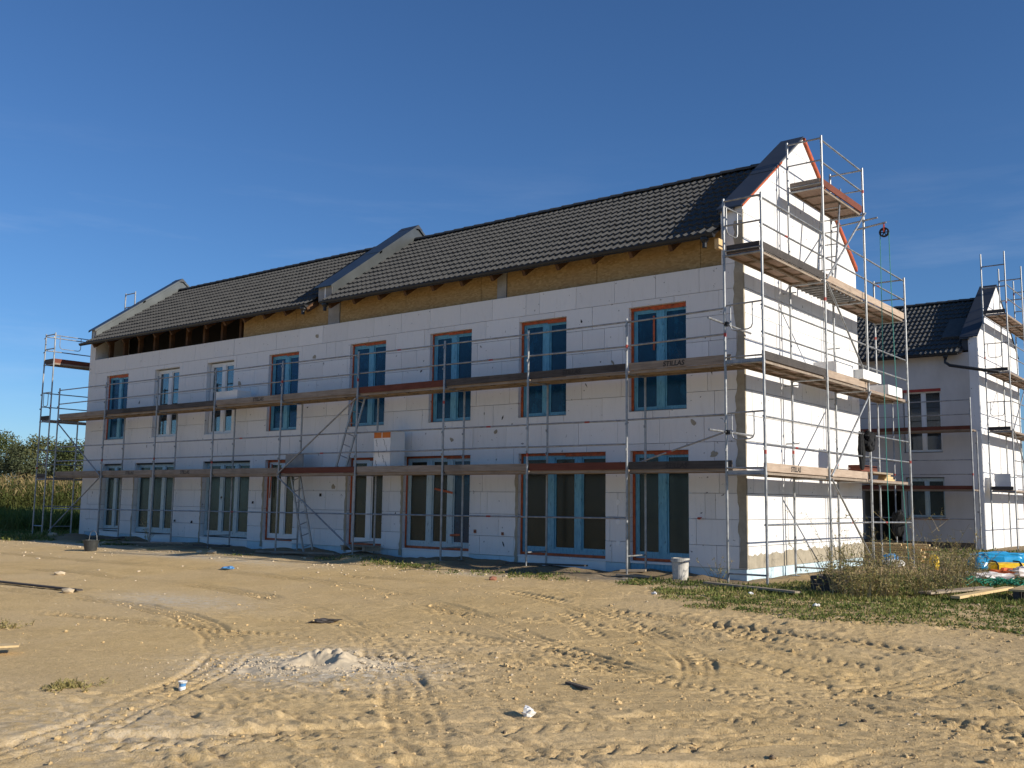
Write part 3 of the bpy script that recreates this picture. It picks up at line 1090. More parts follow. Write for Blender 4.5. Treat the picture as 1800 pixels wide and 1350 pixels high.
# trowelled mortar: strip on the corner, ragged inner edge, and along the foot of the gable
mb = MB()
rg = ragged(60, ZP + 0.02, 7.30, 0.028, 5)
for i in range(60):
    (za, va), (zb, vb) = rg[i], rg[i + 1]
    mb.extrude([(-0.175 + va, -0.0075, za), (0.0075, -0.0075, za), (0.0075, -0.0075, zb), (-0.175 + vb, -0.0075, zb)], (0, 0.0045, 0))
mb.build('mortar_coat', 'mortar', wall)
mb = MB()
rg = ragged(60, ZP + 0.02, 7.52, 0.014, 8)
for i in range(60):
    (za, va), (zb, vb) = rg[i], rg[i + 1]
    mb.extrude([(0.0078, -0.0075, za), (0.0078, 0.045 + va, za), (0.0078, 0.045 + vb, zb), (0.0078, -0.0075, zb)], (-0.0045, 0, 0))
rg = ragged(70, 0.06, W, 0.035, 9)
for i in range(70):
    (ya, va), (yb, vb) = rg[i], rg[i + 1]
    e0, e1 = 0.80 + 0.015 * ya, 0.80 + 0.015 * yb
    mb.extrude([(0.0072, ya, ZP + 0.012), (0.0072, yb, ZP + 0.012), (0.0072, yb, e1 + vb), (0.0072, ya, e0 + va)], (-0.0042, 0, 0))
mb.build('mortar_coat', 'mortar', gwall)

# mortar and dirt on the left reveals of the ground-floor doors
for (a, b) in DN:
    mb = MB()
    rg = ragged(24, 0.40, DZ[1] - 0.25, 0.022, int(-a * 10))
    wd = 0.05 if a < -14.7 else 0.085
    for i in range(24):
        (za, va), (zb, vb) = rg[i], rg[i + 1]
        mb.extrude([(a - wd + va, -0.0062, za), (a + 0.0, -0.0062, za), (a + 0.0, -0.0062, zb), (a - wd + vb, -0.0062, zb)], (0, 0.0028, 0))
    mb.build('mortar_coat', 'mortar', wall)

# smears of adhesive and dark scuffs on the boards
rs_ = random.Random(64)
n_ = 0
while n_ < 26:
    x_, z_ = rs_.uniform(-24.2, -0.4), rs_.uniform(0.7, 6.3)
    if any(a - 0.2 < x_ < b + 0.2 and c - 0.2 < z_ < d + 0.2 for a, b, c, d in OPEN):
        continue
    dark = rs_.random() < 0.6
    w_, h_ = (rs_.uniform(0.012, 0.03), rs_.uniform(0.02, 0.07)) if dark else (rs_.uniform(0.03, 0.11), rs_.uniform(0.03, 0.12))
    tl_ = rs_.uniform(-0.6, 0.6)
    po = []
    for i in range(9):
        a_ = 2 * math.pi * i / 9
        k_ = rs_.uniform(0.5, 1.15)
        po.append((x_ + w_ * k_ * math.cos(a_) + tl_ * h_ * k_ * math.sin(a_), -0.0062, z_ + h_ * k_ * math.sin(a_)))
    mb = MB()
    mb.extrude(po, (0, 0.0026, 0))
    mb.build('scuff' if dark else 'mortar_smear', 'ink' if dark else 'mortar', wall)
    n_ += 1

# windows
for k, (a, b) in enumerate(UP):
    if k in (1, 2):
        w_ = window(h1, a, b, *UZ, 2, 'frame_white', 'pane_clear', False)
    else:
        w_ = window(h1, a, b, *UZ, 2, 'film_blue', 'pane_blue', True, bottom=False)
    box('window_sill', 'eps_clean' if k in (1, 2) else 'mortar', w_, a + 0.004, b - 0.004, 0.012, 0.118, UZ[0] - 0.028, UZ[0] + 0.012)
DPM = {0: ('film_pale', 'pane_teal', 2), 1: ('film_pale', 'pane_teal', 3), 2: ('film_pale', 'pane_teal', 3), 3: ('frame_white', 'pane_olive', 2), 4: ('frame_white', 'pane_olive', 2), 5: ('film_pale', ('pane_olive', 'pane_olive', 'pane_blue'), 3), 6: ('film_blue', 'pane_olive', 3), 7: ('film_blue', 'pane_teal', 2)}
for k, (a, b) in enumerate(DN):
    fm, pm, nl = DPM[k]
    w_ = window(h1, a, b, *DZ, nl, fm, pm, k > 2, bottom=True)
    box('threshold', 'eps_clean' if k != 7 else 'film_blue', w_, a + 0.004, b - 0.004, 0.016, 0.12, 0.10, DZ[0] - 0.012)
    if k <= 2:
        box('lintel_strip', 'black', w_, a + 0.004, b - 0.004, 0.06, 0.11, DZ[1] - 0.05, DZ[1] - 0.004)
# hanging strip of orange tape on the last upper window, loose tape ends on the big doors
MB().beam((-2.05, 0.10, 5.62), (-2.05, 0.10, 4.9), 0.045, 0.004, upv=(0, 1, 0)).build('sealing_tape', 'tape_orange', h1)
for p, q in (((-8.15, 0.095, 2.03), (-7.55, 0.085, 1.93)), ((-7.62, 0.095, 0.93), (-7.30, 0.085, 0.95)), ((-14.42, 0.09, 2.7), (-14.46, 0.08, 1.75))):
    MB().beam(p, q, 0.05, 0.004, upv=(0, 1, 0)).build('sealing_tape', 'tape_orange', h1)

# pipe sleeves, wall boxes and a red cap on the facade
for z in (1.76, 1.36, 0.92):
    MB().lathe((-2.86, -0.010, z), [(0.0, 0.0), (0.046, 0.0), (0.046, 0.004), (0.058, 0.004), (0.058, 0.012)], 18, axis='y').build('pipe_sleeve', 'eps_clean', wall)
for x_, z_ in ((-6.75, 1.05), (-5.93, 1.02), (-18.95, 1.02), (-18.05, 1.0), (-16.6, 1.75), (-12.2, 1.85), (-15.1, 1.62)):
    s_ = rng.uniform(0.025, 0.04)
    mb = MB().box(x_ - s_, x_ + s_, -0.012, -0.004, z_ - s_, z_ + s_)
    mb.tube([(x_, -0.012, z_), (x_ + 0.03, -0.06, z_ - 0.02)], 0.012, 6)
    mb.build('wall_box', 'brick_brown' if x_ > -7 else 'black', wall)
mb = MB()
mb.tube([(-0.98, -0.004, 1.47), (-0.99, -0.06, 1.47)], 0.022, 8)
mb.tube([(-0.99, -0.06, 1.47), (-0.90, -0.09, 1.49)], 0.010, 6)
mb.build('pipe_cap', 'red', wall)

# knee wall under the eave: OSB boards, concrete posts, open bays with studs
for a, b in ((-16.05, -13.65), (-13.64, -12.28), (-11.78, -9.30), (-9.29, -6.79), (-6.78, -6.29), (-5.98, -3.48), (-3.47, -0.97), (-0.96, -0.46)):
    box('osb_board', 'osb', h1, a, b, 0.105 + rng.uniform(0, 0.006), 0.125, ZT - 0.08, 7.36)
for a, b in ((-12.25, -11.80), (-6.27, -6.0)):
    box('concrete_post', 'concrete', h1, a, b, 0.085, 0.30, ZT - 0.05, 7.30)
for i in range(9):
    x_ = -23.75 + i * 0.93
    box('stud', 'timber_dark', h1, x_ - 0.05, x_ + 0.05, 0.17, 0.31, ZT + 0.005, 7.22)
box('attic_shade_sheet', 'black', h1, -24.35, -0.5, 1.25, 1.30, ZT - 0.02, 8.0)  # black sheet standing in for the shade inside the open attic bays
x_ = -24.0
while x_ < -0.6:
    if not (-12.62 < x_ < -11.95):
        mb = MB()
        pa = Vector((x_, YE + 0.04, ZE - 0.125))
        pb = Vector((x_, 1.5, ZE - 0.125 + (1.46 - YE) * SL))
        mb.beam(pa, pb, 0.08, 0.16)
        mb.build('rafter', 'timber_dark', h1)
    x_ += 0.94
box('eave_block', 'timber_light', h1, -0.45, -0.36, -0.30, -0.12, 6.72, 6.92)
roof_carcass(h1, 0, -L + 0.36, -12.62)
roof_carcass(h1, 0, -11.98, -0.45)
roof(h1, 0, [(-24.38, -12.62), (-11.98, -0.46)], 300)
gutter(h1, 0, -24.72, -12.62, (-12.75,))
gutter(h1, 0, -12.02, -0.42, (-0.62, -11.85))
parapet(h1, 0, -0.46, -0.155, 'eps', 'sheet_dark', over=0.0)
parapet(h1, 0, -12.60, -12.0, 'sheet_grey', 'sheet_grey')
parapet(h1, 0, -L + 0.005, -L + 0.36, 'sheet_grey', 'sheet_grey')
# wide dark cap that carries the right parapet out to the gable face
for s in (1, -1):
    for f0, f1, dz in ((0.0, 0.50, 0.026), (0.47, 1.0, 0.042)):
        ya, yb = -0.06 + (W / 2 + 0.06) * f0, -0.06 + (W / 2 + 0.06) * f1
        za, zb = ZK + RS * ya + dz, ZK + RS * yb + dz
        if s < 0:
            ya, yb = W - ya, W - yb
        mb = MB()
        mb.extrude([(-0.52, ya, za), (0.012, ya, za), (0.012, yb, zb), (-0.52, yb, zb)], (0, 0, 0.03))
        mb.extrude([(-0.52, ya, za - 0.06), (-0.51, ya, za - 0.06), (-0.51, yb, zb - 0.06), (-0.52, yb, zb - 0.06)], (0, 0, 0.06))
        mb.build('verge_sheet', 'sheet_dark', h1)
MB().box(-0.455, -0.154, 0.0, 0.12, ZT + 0.004, ZK - 0.02).build('insulation_board', 'eps', gwall)
# orange sealing strip under the verge, both rakes
for s in (1, -1):
    ya, yb = 0.0, W / 2
    wd = 0.035 if s > 0 else 0.10
    f0 = 0.0 if s > 0 else 0.0
    f1 = 0.62 if s > 0 else 1.0
    y0_, y1_ = W / 2 * f0, W / 2 * f1
    P = [(y0_, ZK + RS * y0_ + 0.02), (y1_, ZK + RS * y1_ + 0.02)]
    if s < 0:
        P = [(W - p[0], p[1]) for p in P]
    mb = MB()
    mb.extrude([(0.003, P[0][0], P[0][1] - wd), (0.003, P[1][0], P[1][1] - wd), (0.003, P[1][0], P[1][1] + 0.012), (0.003, P[0][0], P[0][1] + 0.012)], (0.016 if s > 0 else 0.05, 0, 0))
    mb.build('verge_strip', 'tape_orange', h1)

# ------------- house 2: the row behind, base-coat rendered
Y2 = 18.4
h2 = thing('terraced_house', 'grey rendered house behind on the right with white gable and dark tiled roof', 'house', (-L / 2, Y2 + W / 2, 0.2))
O2 = [(-2.56, -1.25, 3.63, 5.87), (-2.54, -1.24, 1.36, 2.77), (-4.10, -2.70, 0.30, 2.52), (-5.6, -4.4, 3.63, 5.87), (-8.3, -7.0, 3.63, 5.87), (-8.3, -7.0, 1.36, 2.77)]
mb = MB()
cells(mb, -L, -0.30, 0.55, 7.06, O2, Y2, Y2 + 0.35)
w2 = mb.build('wall', 'render_coat', h2)
box('plinth', 'soil', h2, -L, -0.29, Y2 + 0.02, Y2 + 0.34, 0.0, 0.545)
mb = MB()
mb.extrude([(-0.295, Y2 + y, z) for y, z in [(0, 0.3), (0, ZK - 0.02), (W / 2, ZA - 0.02), (W, ZK - 0.02), (W, 0.3)]], (0.295, 0, 0))
g2 = mb.build('gable_wall', 'eps', h2)
box('rear_wall', 'render_coat', h2, -L, -0.31, Y2 + W - 0.3, Y2 + W, 0.2, 7.1)
mb = MB()
mb.box(-L, -0.31, Y2 + 0.36, Y2 + W - 0.31, 0.2, 0.45)
mb.box(-L, -0.31, Y2 + 0.36, Y2 + W - 0.31, 3.05, 3.3)
mb.box(-L, -0.31, Y2 + 0.36, Y2 + W - 0.31, 6.2, 6.4)
mb.box(-4.3, -4.2, Y2 + 0.37, Y2 + W - 0.32, 0.45, 3.05)
mb.build('interior', 'interior', h2)
for k, o_ in enumerate(O2):
    if k == 2:
        continue
    w_ = window(h2, *o_, 2, 'frame_white' if k in (0, 3, 4) else 'film_pale', 'pane_teal' if k else 'pane_clear', False, y=Y2, mw=0.05)
    if k == 0:
        box('sealing_tape', 'red', w_, o_[0], o_[1], Y2 + 0.02, Y2 + 0.035, o_[3] - 0.10, o_[3] - 0.004)
    if k == 1:
        box('window_sill', 'brick_brown', w_, o_[0] - 0.03, o_[1] + 0.08, Y2 - 0.04, Y2 + 0.12, o_[2] - 0.05, o_[2] - 0.004)
roof_carcass(h2, Y2, -L, -0.45)
roof(h2, Y2, [(-12.0, -0.50)], 216, -9)
gutter(h2, Y2, -12.0, -0.55, (-0.95,))
parapet(h2, Y2, -0.50, -0.302, 'sheet_dark', 'sheet_dark')
for s in (1, -1):
    ya, yb = -0.06, W / 2
    za, zb = ZK + RS * ya + 0.03, ZA + 0.03
    if s < 0:
        ya, yb = W - ya, W - yb
    mb = MB()
    mb.extrude([(-0.56, Y2 + ya, za), (0.03, Y2 + ya, za), (0.03, Y2 + yb, zb), (-0.56, Y2 + yb, zb)], (0, 0, 0.03))
    mb.build('verge_sheet', 'sheet_dark', h2)
# roof window
mb = MB()
pa = Vector((-0.98, Y2 + YE + 1.0 * CS, ZE + 1.0 * SN + 0.10))
pb = Vector((-0.98, Y2 + YE + 2.5 * CS, ZE + 2.5 * SN + 0.10))
mb.beam(pa, pb, 0.60, 0.08)
mb.build('roof_window', 'tile', h2)
# loose downpipe slung from the gutter outlet
mb = MB()
mb.tube([(-0.95, Y2 + YE - 0.05, 6.85), (-0.95, Y2 + YE - 0.06, 6.70), (-0.80, Y2 + YE - 0.12, 6.58), (0.80, Y2 - 0.75, 6.20)], 0.055, 10)
mb.build('downpipe', 'gutter', h2, smooth=True)

# ------------------------------------------------------------------ scaffolds
tcv = bpy.data.curves.new('lettering', 'FONT')
tcv.body = 'STILLAS'
tcv.size = 0.135
tcv.shear = 0.15
tcv.extrude = 0.0006
tcv.offset = 0.0035
tob = bpy.data.objects.new('lettering', tcv)
col.objects.link(tob)
bpy.context.view_layer.update()
LETTER = bpy.data.meshes.new_from_object(tob.evaluated_get(bpy.context.evaluated_depsgraph_get()))
bpy.data.objects.remove(tob)
LETTER.materials.clear()
LETTER.materials.append(M['ink'])

PR = 0.0243


def post(sf, x, y, z0, z1, lifts=(), plate=True, red=True):
    mb = MB()
    mb.tube([(x, y, z0), (x, y, z1)], PR, 10)
    for z in lifts:
        mb.tube([(x, y, z - 0.03), (x, y, z + 0.03)], PR + 0.006, 10)
        mb.box(x - 0.010, x + 0.010, y - 0.055, y - 0.02, z + 0.42, z + 0.47)
        mb.box(x - 0.010, x + 0.010, y - 0.055, y - 0.02, z + 0.92, z + 0.97)
    if red:
        zr = rng.choice((0.35, 0.5, 1.6)) + rng.choice(lifts or (z0,))
        if zr + 0.1 < z1:
            mb.tube([(x, y, zr), (x, y, zr + 0.07)], PR + 0.0012, 10, 1)
    if plate:
        mb.tube([(x, y, z0 - 0.06), (x, y, z0)], 0.017, 8)
        mb.box(x - 0.075, x + 0.075, y - 0.075, y + 0.075, z0 - 0.07, z0 - 0.062)
    return mb.build('post', ['galv', 'red'], sf, smooth=False)


def rail(sf, p, q, r=0.0185, name='guard_rail', mat='galv', band=True):
    p, q = Vector(p), Vector(q)
    mb = MB()
    mb.tube([p, q], r, 8)
    if band and rng.random() < 0.2:
        a = p.lerp(q, rng.uniform(0.3, 0.6))
        b = a + (q - p).normalized() * 0.12
        mb.tube([a, b], r + 0.0012, 8, 1)
    return mb.build(name, [mat, 'red'], sf)


def deck(sf, p0, p1, q0, q1, z, mat, n=2):
    """n boards side by side; p = inner edge ends, q = outer edge ends (xy)"""
    p0, p1, q0, q1 = map(lambda a: Vector((a[0], a[1], 0)), (p0, p1, q0, q1))
    for k in range(n):
        f0, f1 = (k + 0.02) / n, (k + 0.98) / n
        a, b = p0.lerp(q0, f0), p1.lerp(q1, f0)
        c, d = p1.lerp(q1, f1), p0.lerp(q0, f1)
        mb = MB()
        top = z + rng.uniform(-0.003, 0.003)
        mb.extrude([(v.x, v.y, top - 0.012) for v in (a, b, c, d)], (0, 0, 0.012), 0)
        dr = (b - a).normalized()
        for e0, e1 in ((a, b), (d, c)):                      # steel side rails
            s = 0.012 if e0 is a else -0.012
            nrm = (d - a).normalized() * s
            mb.beam(e0 + nrm + Vector((0, 0, top - 0.037)), e1 + nrm + Vector((0, 0, top - 0.037)), 0.022, 0.046, 1)
        for f in (0.01, 0.25, 0.5, 0.75, 0.99):
            u, v = a.lerp(b, f), d.lerp(c, f)
            mb.beam(u + Vector((0, 0, top - 0.033)), v + Vector((0, 0, top - 0.033)), 0.03, 0.03, 1)
        mb.build('deck_board', [mat, 'toe_grey' if mat != 'galv' else 'galv'], sf)


def toe(sf, p, q, z, mat, letter=None, h=0.15, out=(0, -1), size=1.0):
    p, q = Vector((p[0], p[1], z + h / 2)), Vector((q[0], q[1], z + h / 2))
    mb = MB()
    mb.beam(p, q, 0.028, h)
    tb = mb.build('toe_board', mat, sf)
    if letter is not None:
        d = (q - p).normalized()
        nrm = Vector((out[0], out[1], 0))
        nrm = (nrm - d * nrm.dot(d)).normalized()
        xdir = Vector((0, 0, 1)).cross(nrm).normalized()
        w = LETTER.vertices and max(v.co.x for v in LETTER.vertices)
        c = p.lerp(q, letter) + nrm * 0.0165
        o = bpy.data.objects.new('lettering', LETTER)
        col.objects.link(o)
        o.parent = tb
        m = Matrix(((xdir.x, 0, nrm.x, 0), (xdir.y, 0, nrm.y, 0), (0, 1, 0, 0), (0, 0, 0, 1)))
        m.translation = c - xdir * (w * size / 2) - Vector((0, 0, 0.047))
        o.matrix_local = m @ Matrix.Diagonal((size, 1.0, 1.0, 1.0))
    return tb


def ladder(label, a, b, wv, n=9, group=None):
    """a foot, b head (centre line), wv half-width vector"""
    a, b, wv = Vector(a), Vector(b), Vector(wv)
    t_ = thing('ladder', label, 'ladder', tuple(a), group)
    for s in (-1, 1):
        MB().beam(a + wv * s, b + wv * s, 0.028, 0.05).build('stile', 'galv', t_)
    for i in range(n):
        c = a.lerp(b, (i + 0.5) / n)
        MB().tube([c - wv, c + wv], 0.013, 6).build('rung', 'galv', t_)
    return t_


def gate(sf, a, b, w=0.40, h=0.46):
    """bar with a hanging U loop"""
    a, b = Vector(a), Vector(b)
    mb = MB()
    mb.tube([a, b], 0.016, 8)
    d = (b - a).normalized()
    s = a.lerp(b, 0.12)
    e = s + d * w
    dz = Vector((0, 0, -1))
    r_ = 0.09
    pts = [s, s + dz * (h - r_), s + dz * (h - 0.3 * r_) + d * (0.3 * r_), s + dz * h + d * r_, e + dz * h - d * r_, e + dz * (h - 0.3 * r_) - d * (0.3 * r_), e + dz * (h - r_), e]
    mb.tube(pts, 0.0125, 8)
    return mb.build('gate_loop', 'galv', sf)


YO, YI = -0.898, -0.185
PX = [-2.093, -4.564, -6.996, -9.901, -12.862, -15.874, -18.839, -21.856, -24.924]
D1Z, D2Z = 2.40, 4.36
# --- along the long wall
s1 = thing('scaffold', 'two-deck steel scaffold running along the long shaded wall', 'scaffold', (-12.5, YO, 0.3))
for x in PX:
    zg = H(x, YO) + 0.07
    post(s1, x, YO, zg, D2Z + 1.05, (D1Z - 0.05, D2Z - 0.05))
    zg2 = H(x, YI - 0.02) + 0.07
    post(s1, x, YI, min(zg2, 0.6), D2Z - 0.03, (D1Z - 0.05,), red=False)
    for z in (D1Z - 0.055, D2Z - 0.055):
        rail(s1, (x, YO, z), (x, YI, z), 0.022, 'transom', band=False)
    rail(s1, (x, YO, max(zg, zg2) + 0.22), (x, YI, max(zg, zg2) + 0.22), 0.016, 'transom', band=False)
ends = [0.165] + PX
toemat1 = ['toe_dark', 'toe_red', 'toe_grey', 'toe_grey', 'toe_red', 'toe_grey', 'toe_grey', 'toe_grey', 'toe_grey']
toemat2 = ['toe_grey', 'toe_dark', 'toe_dark', 'toe_red', 'toe_grey', 'toe_grey', 'toe_dark', 'toe_dark', 'toe_grey']
let1 = [0.5, None, None, None, None, None, 0.55, 0.55, None]
let2 = [0.46, 0.45, None, None, None, 0.66, None, 0.42, None]
let1[0] = 0.48
for k in range(9):
    a, b = ends[k], ends[k + 1]
    ya = -1.15 if k == 0 else YO
    for z, tm, lt, dm in ((D1Z, toemat1, let1, 'deck_x'), (D2Z, toemat2, let2, 'deck_x')):
        aa = a - 0.03
        deck(s1, (aa, YI - 0.04), (b + 0.03, YI - 0.04), (aa, YO + 0.05), (b + 0.03, YO + 0.05), z, dm)
        toe(s1, (b + 0.03, YO + 0.035), (aa, YO + 0.035), z, tm[k], lt[k])
        for dz in (0.50, 0.98):
            if k == 0 and z == D1Z and dz == 0.50:
                continue
            rail(s1, (b, YO + 0.03, z + dz), (a - 0.02 if k else 0.16, (YO + 0.03) if k else -1.10, z + dz + rng.uniform(-0.01, 0.01)))
    if k:
        rail(s1, (b, YO + 0.03, 1.43 - 0.019 * (k - 1)), (a, YO + 0.03, 1.43 - 0.019 * (k - 2)))
# sagging diagonal bar in the last bay (it leans from the deck to the corner)
rail(s1, (-1.95, YO + 0.10, 2.52), (0.05, -1.02, 3.05), 0.017)
for (xa, za), (xb, zb) in (((PX[3], D2Z - 0.12), (PX[4], D1Z - 0.02)), ((PX[4], D1Z - 0.08), (PX[3], 0.55)), ((PX[8], D2Z - 0.10), (PX[7], D1Z)), ((PX[7], D1Z - 0.06), (PX[8], 0.55))):
    rail(s1, (xa, YO - 0.045, za), (xb, YO - 0.045, zb), 0.021, 'diagonal_brace', band=False)
# ladders between the decks
ladder('aluminium ladder between the two decks of the long scaffold', (-10.92, -0.50, D1Z), (-10.22, -0.50, D2Z + 0.0), (0.17, 0, -0.05), 7)
ladder('aluminium ladder from the ground to the lower deck, beside the crossing brace', (-12.02, -0.50, H(-12.0, -0.5)), (-12.67, -0.50, D1Z + 0.0), (0.17, 0, 0.05), 7)
mb = MB().beam((-13.18, -0.42, D1Z + 0.27), (-12.46, -0.42, D1Z + 0.27), 0.03, 0.55)
tag(mb.build('hatch_board', 'concrete'), 'grey speckled hatch board standing open on the lower deck', 'board')

# --- on the sunlit gable
XI, XO = 0.184, 0.924
GYS = [-1.189, 1.846, 4.325, 7.184]
GZ = [2.336, 4.336, 6.336, 8.336]
s2 = thing('scaffold', 'tall stepped steel scaffold against the sunlit gable end', 'scaffold', (0.55, 3.0, 0.3))
for k, y in enumerate(GYS):
    top = GZ[3] + 1.04 if k in (1, 2) else GZ[2] + 1.04
    for x in (XI, XO):
        zg = H(x, y) + 0.07
        post(s2, x, y, zg, top, tuple(z - 0.05 for z in GZ[:3]) + ((GZ[3] - 0.05,) if k in (1, 2) else ()))
    for z in GZ[:3] + ([GZ[3]] if k in (1, 2) else []):
        rail(s2, (XI, y, z - 0.055), (XO, y, z - 0.055), 0.022, 'transom', band=False)
    rail(s2, (XI, y, top - 0.05), (XO, y, top - 0.05), 0.020, 'transom', band=False)
    rail(s2, (XI, y, top - 0.52), (XO, y, top - 0.52), 0.017, 'transom', band=False)
    rail(s2, (XI, y, H(XO, y) + 0.2), (XO, y, H(XO, y) + 0.2), 0.017, 'transom', band=False)
gm1 = ['toe_light', 'toe_light', None]
gm2 = ['toe_dark', 'toe_light', None]
gm3 = ['toe_dark', 'toe_light', 'toe_light']
for k in range(3):
    a, b = GYS[k], GYS[k + 1]
    for z, tm in ((GZ[0], gm1), (GZ[1], gm2), (GZ[2], gm3)):
        deck(s2, (XI + 0.03, a + 0.03), (XI + 0.03, b - 0.03), (XO - 0.05, a + 0.03), (XO - 0.05, b - 0.03), z, 'deck_y')
        if tm[k]:
            toe(s2, (XO - 0.035, a + 0.03), (XO - 0.035, b - 0.03 - (0.1 if z == GZ[0] and k == 1 else 0)), z, tm[k], 0.46 if (z == GZ[0] and k == 0) else None, out=(1, 0))
        for dz in (0.48, 0.97):
            rail(s2, (XO - 0.03, a, z + dz), (XO - 0.03, b, z + dz))
    rail(s2, (XO - 0.03, a, 1.40), (XO - 0.03, b, 1.40 - 0.03 * (k == 2)))
# hatch deck with open aluminium ribs under the third level
for i in range(9):
    y = GYS[1] + 0.25 + i * 0.22
    MB().beam((XI + 0.06, y, GZ[2] - 0.075), (XO - 0.08, y, GZ[2] - 0.075), 0.03, 0.04).build('deck_rib', 'galv', s2)
# fourth deck between the two high frames
deck(s2, (XI + 0.03, GYS[1] + 0.03), (XI + 0.03, GYS[2] - 0.03), (XO - 0.05, GYS[1] + 0.03), (XO - 0.05, GYS[2] - 0.03), GZ[3], 'deck_y', 1)
toe(s2, (XO - 0.035, GYS[1] + 0.03), (XO - 0.035, GYS[2] - 0.03), GZ[3], 'toe_red')
for dz in (0.50, 0.98):
    rail(s2, (XO - 0.03, GYS[1], GZ[3] + dz), (XO - 0.03, GYS[2], GZ[3] + dz))
for y, z, m in ((GYS[1], GZ[3], 'toe_grey'), (GYS[2], GZ[3], 'toe_grey'), (GYS[0], GZ[2], 'toe_dark')):
    toe(s2, (XI + 0.04, y + 0.03), (XO - 0.06, y + 0.03), z, m)
    rail(s2, (XI, y, z + 0.04), (XO, y, z + 0.04), 0.014, 'transom', band=False)
for z in (GZ[0], GZ[1]):
    rail(s2, (XI, GYS[0] - 0.02, z + 0.06), (XO, GYS[0] - 0.02, z + 0.06), 0.016, 'transom', band=False)
    MB().beam((XI + 0.03, GYS[0], z - 0.02), (XO - 0.03, GYS[0], z - 0.02), 0.03, 0.07).build('transom', 'galv', s2)
# zig-zag braces in the middle bay
bx_ = XO + 0.045
for (ya, za), (yb, zb) in (((GYS[1], GZ[2] + 0.0), (GYS[2], GZ[3] - 0.02)), ((GYS[1], GZ[2] - 0.06), (GYS[2] - 0.1, GZ[1] + 0.12)), ((GYS[2], GZ[1] - 0.08), (GYS[1], GZ[0] + 0.0)), ((GYS[1], GZ[0] - 0.06), (GYS[2] - 0.08, 0.52))):
    rail(s2, (bx_, ya, za), (bx_, yb, zb), 0.021, 'diagonal_brace', band=False)
for z in (5.36, 3.38):
    gate(s2, (XI + 0.02, GYS[0] + 0.01, z), (XO, GYS[0] + 0.01, z + 0.02), 0.43, 0.48)
gate(s2, (XI - 0.0, GYS[0] + 0.02, 7.24), (XI + 0.02, GYS[0] + 0.75, 7.24), 0.44, 0.50)
# wall ties on the corner
for z in (5.02, 3.04):
    rail(s2, (XI + 0.05, -1.95, z), (XI - 0.09, 0.10, z + 0.02), 0.021, 'wall_tie', band=False)
    MB().box(XI + 0.0, XI + 0.06, -1.22, -1.14, z - 0.04, z + 0.04).build('coupler', 'black', s2)
for y, z in ((1.92, 4.20), (4.40, 4.15), (4.40, 5.3), (1.92, 6.15), (1.92, 3.0)):
    rail(s2, (XI + 0.10, y, z), (0.002, y, z), 0.014, 'wall_tie', band=False)
ladder('short ladder leaning from the third to the fourth deck on the gable scaffold', (0.60, 2.75, GZ[2]), (0.60, 3.25, GZ[3] + 0.3), (0.19, 0.02, 0), 8)
# outrigger beams with the hoist
rail(s2, (XO - 0.2, 4.36, 7.97), (1.45, 4.23, 8.00), 0.022, 'hoist_beam', band=False)
rail(s2, (XO - 0.75, 4.38, 8.12), (XO + 0.32, 4.30, 8.16), 0.020, 'hoist_beam', band=False)

# pulley and rope
hx, hy, hz = 1.40, 4.23, 7.78
pl = thing('pulley', 'small dark pulley wheel hanging on a beam beside the gable top', 'pulley', (hx, hy, hz))
mb = MB()
for i in range(20):
    a0, a1 = 2 * math.pi * i / 20, 2 * math.pi * (i + 1) / 20
    for r0, r1, o in ((0.075, 0.11, 0.02),):
        for s in (-1, 1):
            mb.face([(hx + r0 * math.cos(a0), hy + s * o, hz + r0 * math.sin(a0)), (hx + r1 * math.cos(a0), hy + s * o, hz + r1 * math.sin(a0)), (hx + r1 * math.cos(a1), hy + s * o, hz + r1 * math.sin(a1)), (hx + r0 * math.cos(a1), hy + s * o, hz + r0 * math.sin(a1))])
        mb.face([(hx + r1 * math.cos(a0), hy - o, hz + r1 * math.sin(a0)), (hx + r1 * math.cos(a1), hy - o, hz + r1 * math.sin(a1)), (hx + r1 * math.cos(a1), hy + o, hz + r1 * math.sin(a1)), (hx + r1 * math.cos(a0), hy + o, hz + r1 * math.sin(a0))])
for k in range(3):
    a0 = k * math.pi / 3
    mb.beam((hx - 0.08 * math.cos(a0), hy, hz - 0.08 * math.sin(a0)), (hx + 0.08 * math.cos(a0), hy, hz + 0.08 * math.sin(a0)), 0.02, 0.02)
mb.build('wheel', 'black', pl)
mb = MB()
mb.tube([(hx, hy - 0.03, hz), (hx, hy - 0.03, hz + 0.14), (hx, hy, hz + 0.2)], 0.012, 6)
mb.tube([(hx, hy + 0.03, hz), (hx, hy + 0.03, hz + 0.14), (hx, hy, hz + 0.2)], 0.012, 6)
mb.build('hook', 'red', pl)
rp = MB()
r0 = []
for i in range(25):
    f = i / 24
    r0.append((hx - 0.09 - 0.02 * math.sin(f * 3), hy - 0.0, hz - f * (hz - H(hx, hy) - 0.15)))
rp.tube(r0, 0.009, 6)
r0 = [(hx + 0.10 + 0.16 * (i / 24) ** 2, hy + 0.1 * (i / 24), hz - (i / 24) * (hz - H(hx, hy) - 0.15)) for i in range(25)]
rp.tube(r0, 0.009, 6)
tag(rp.build('hoist_rope', 'rope'), 'thin turquoise hoist rope hanging in two strands from the pulley', 'rope')

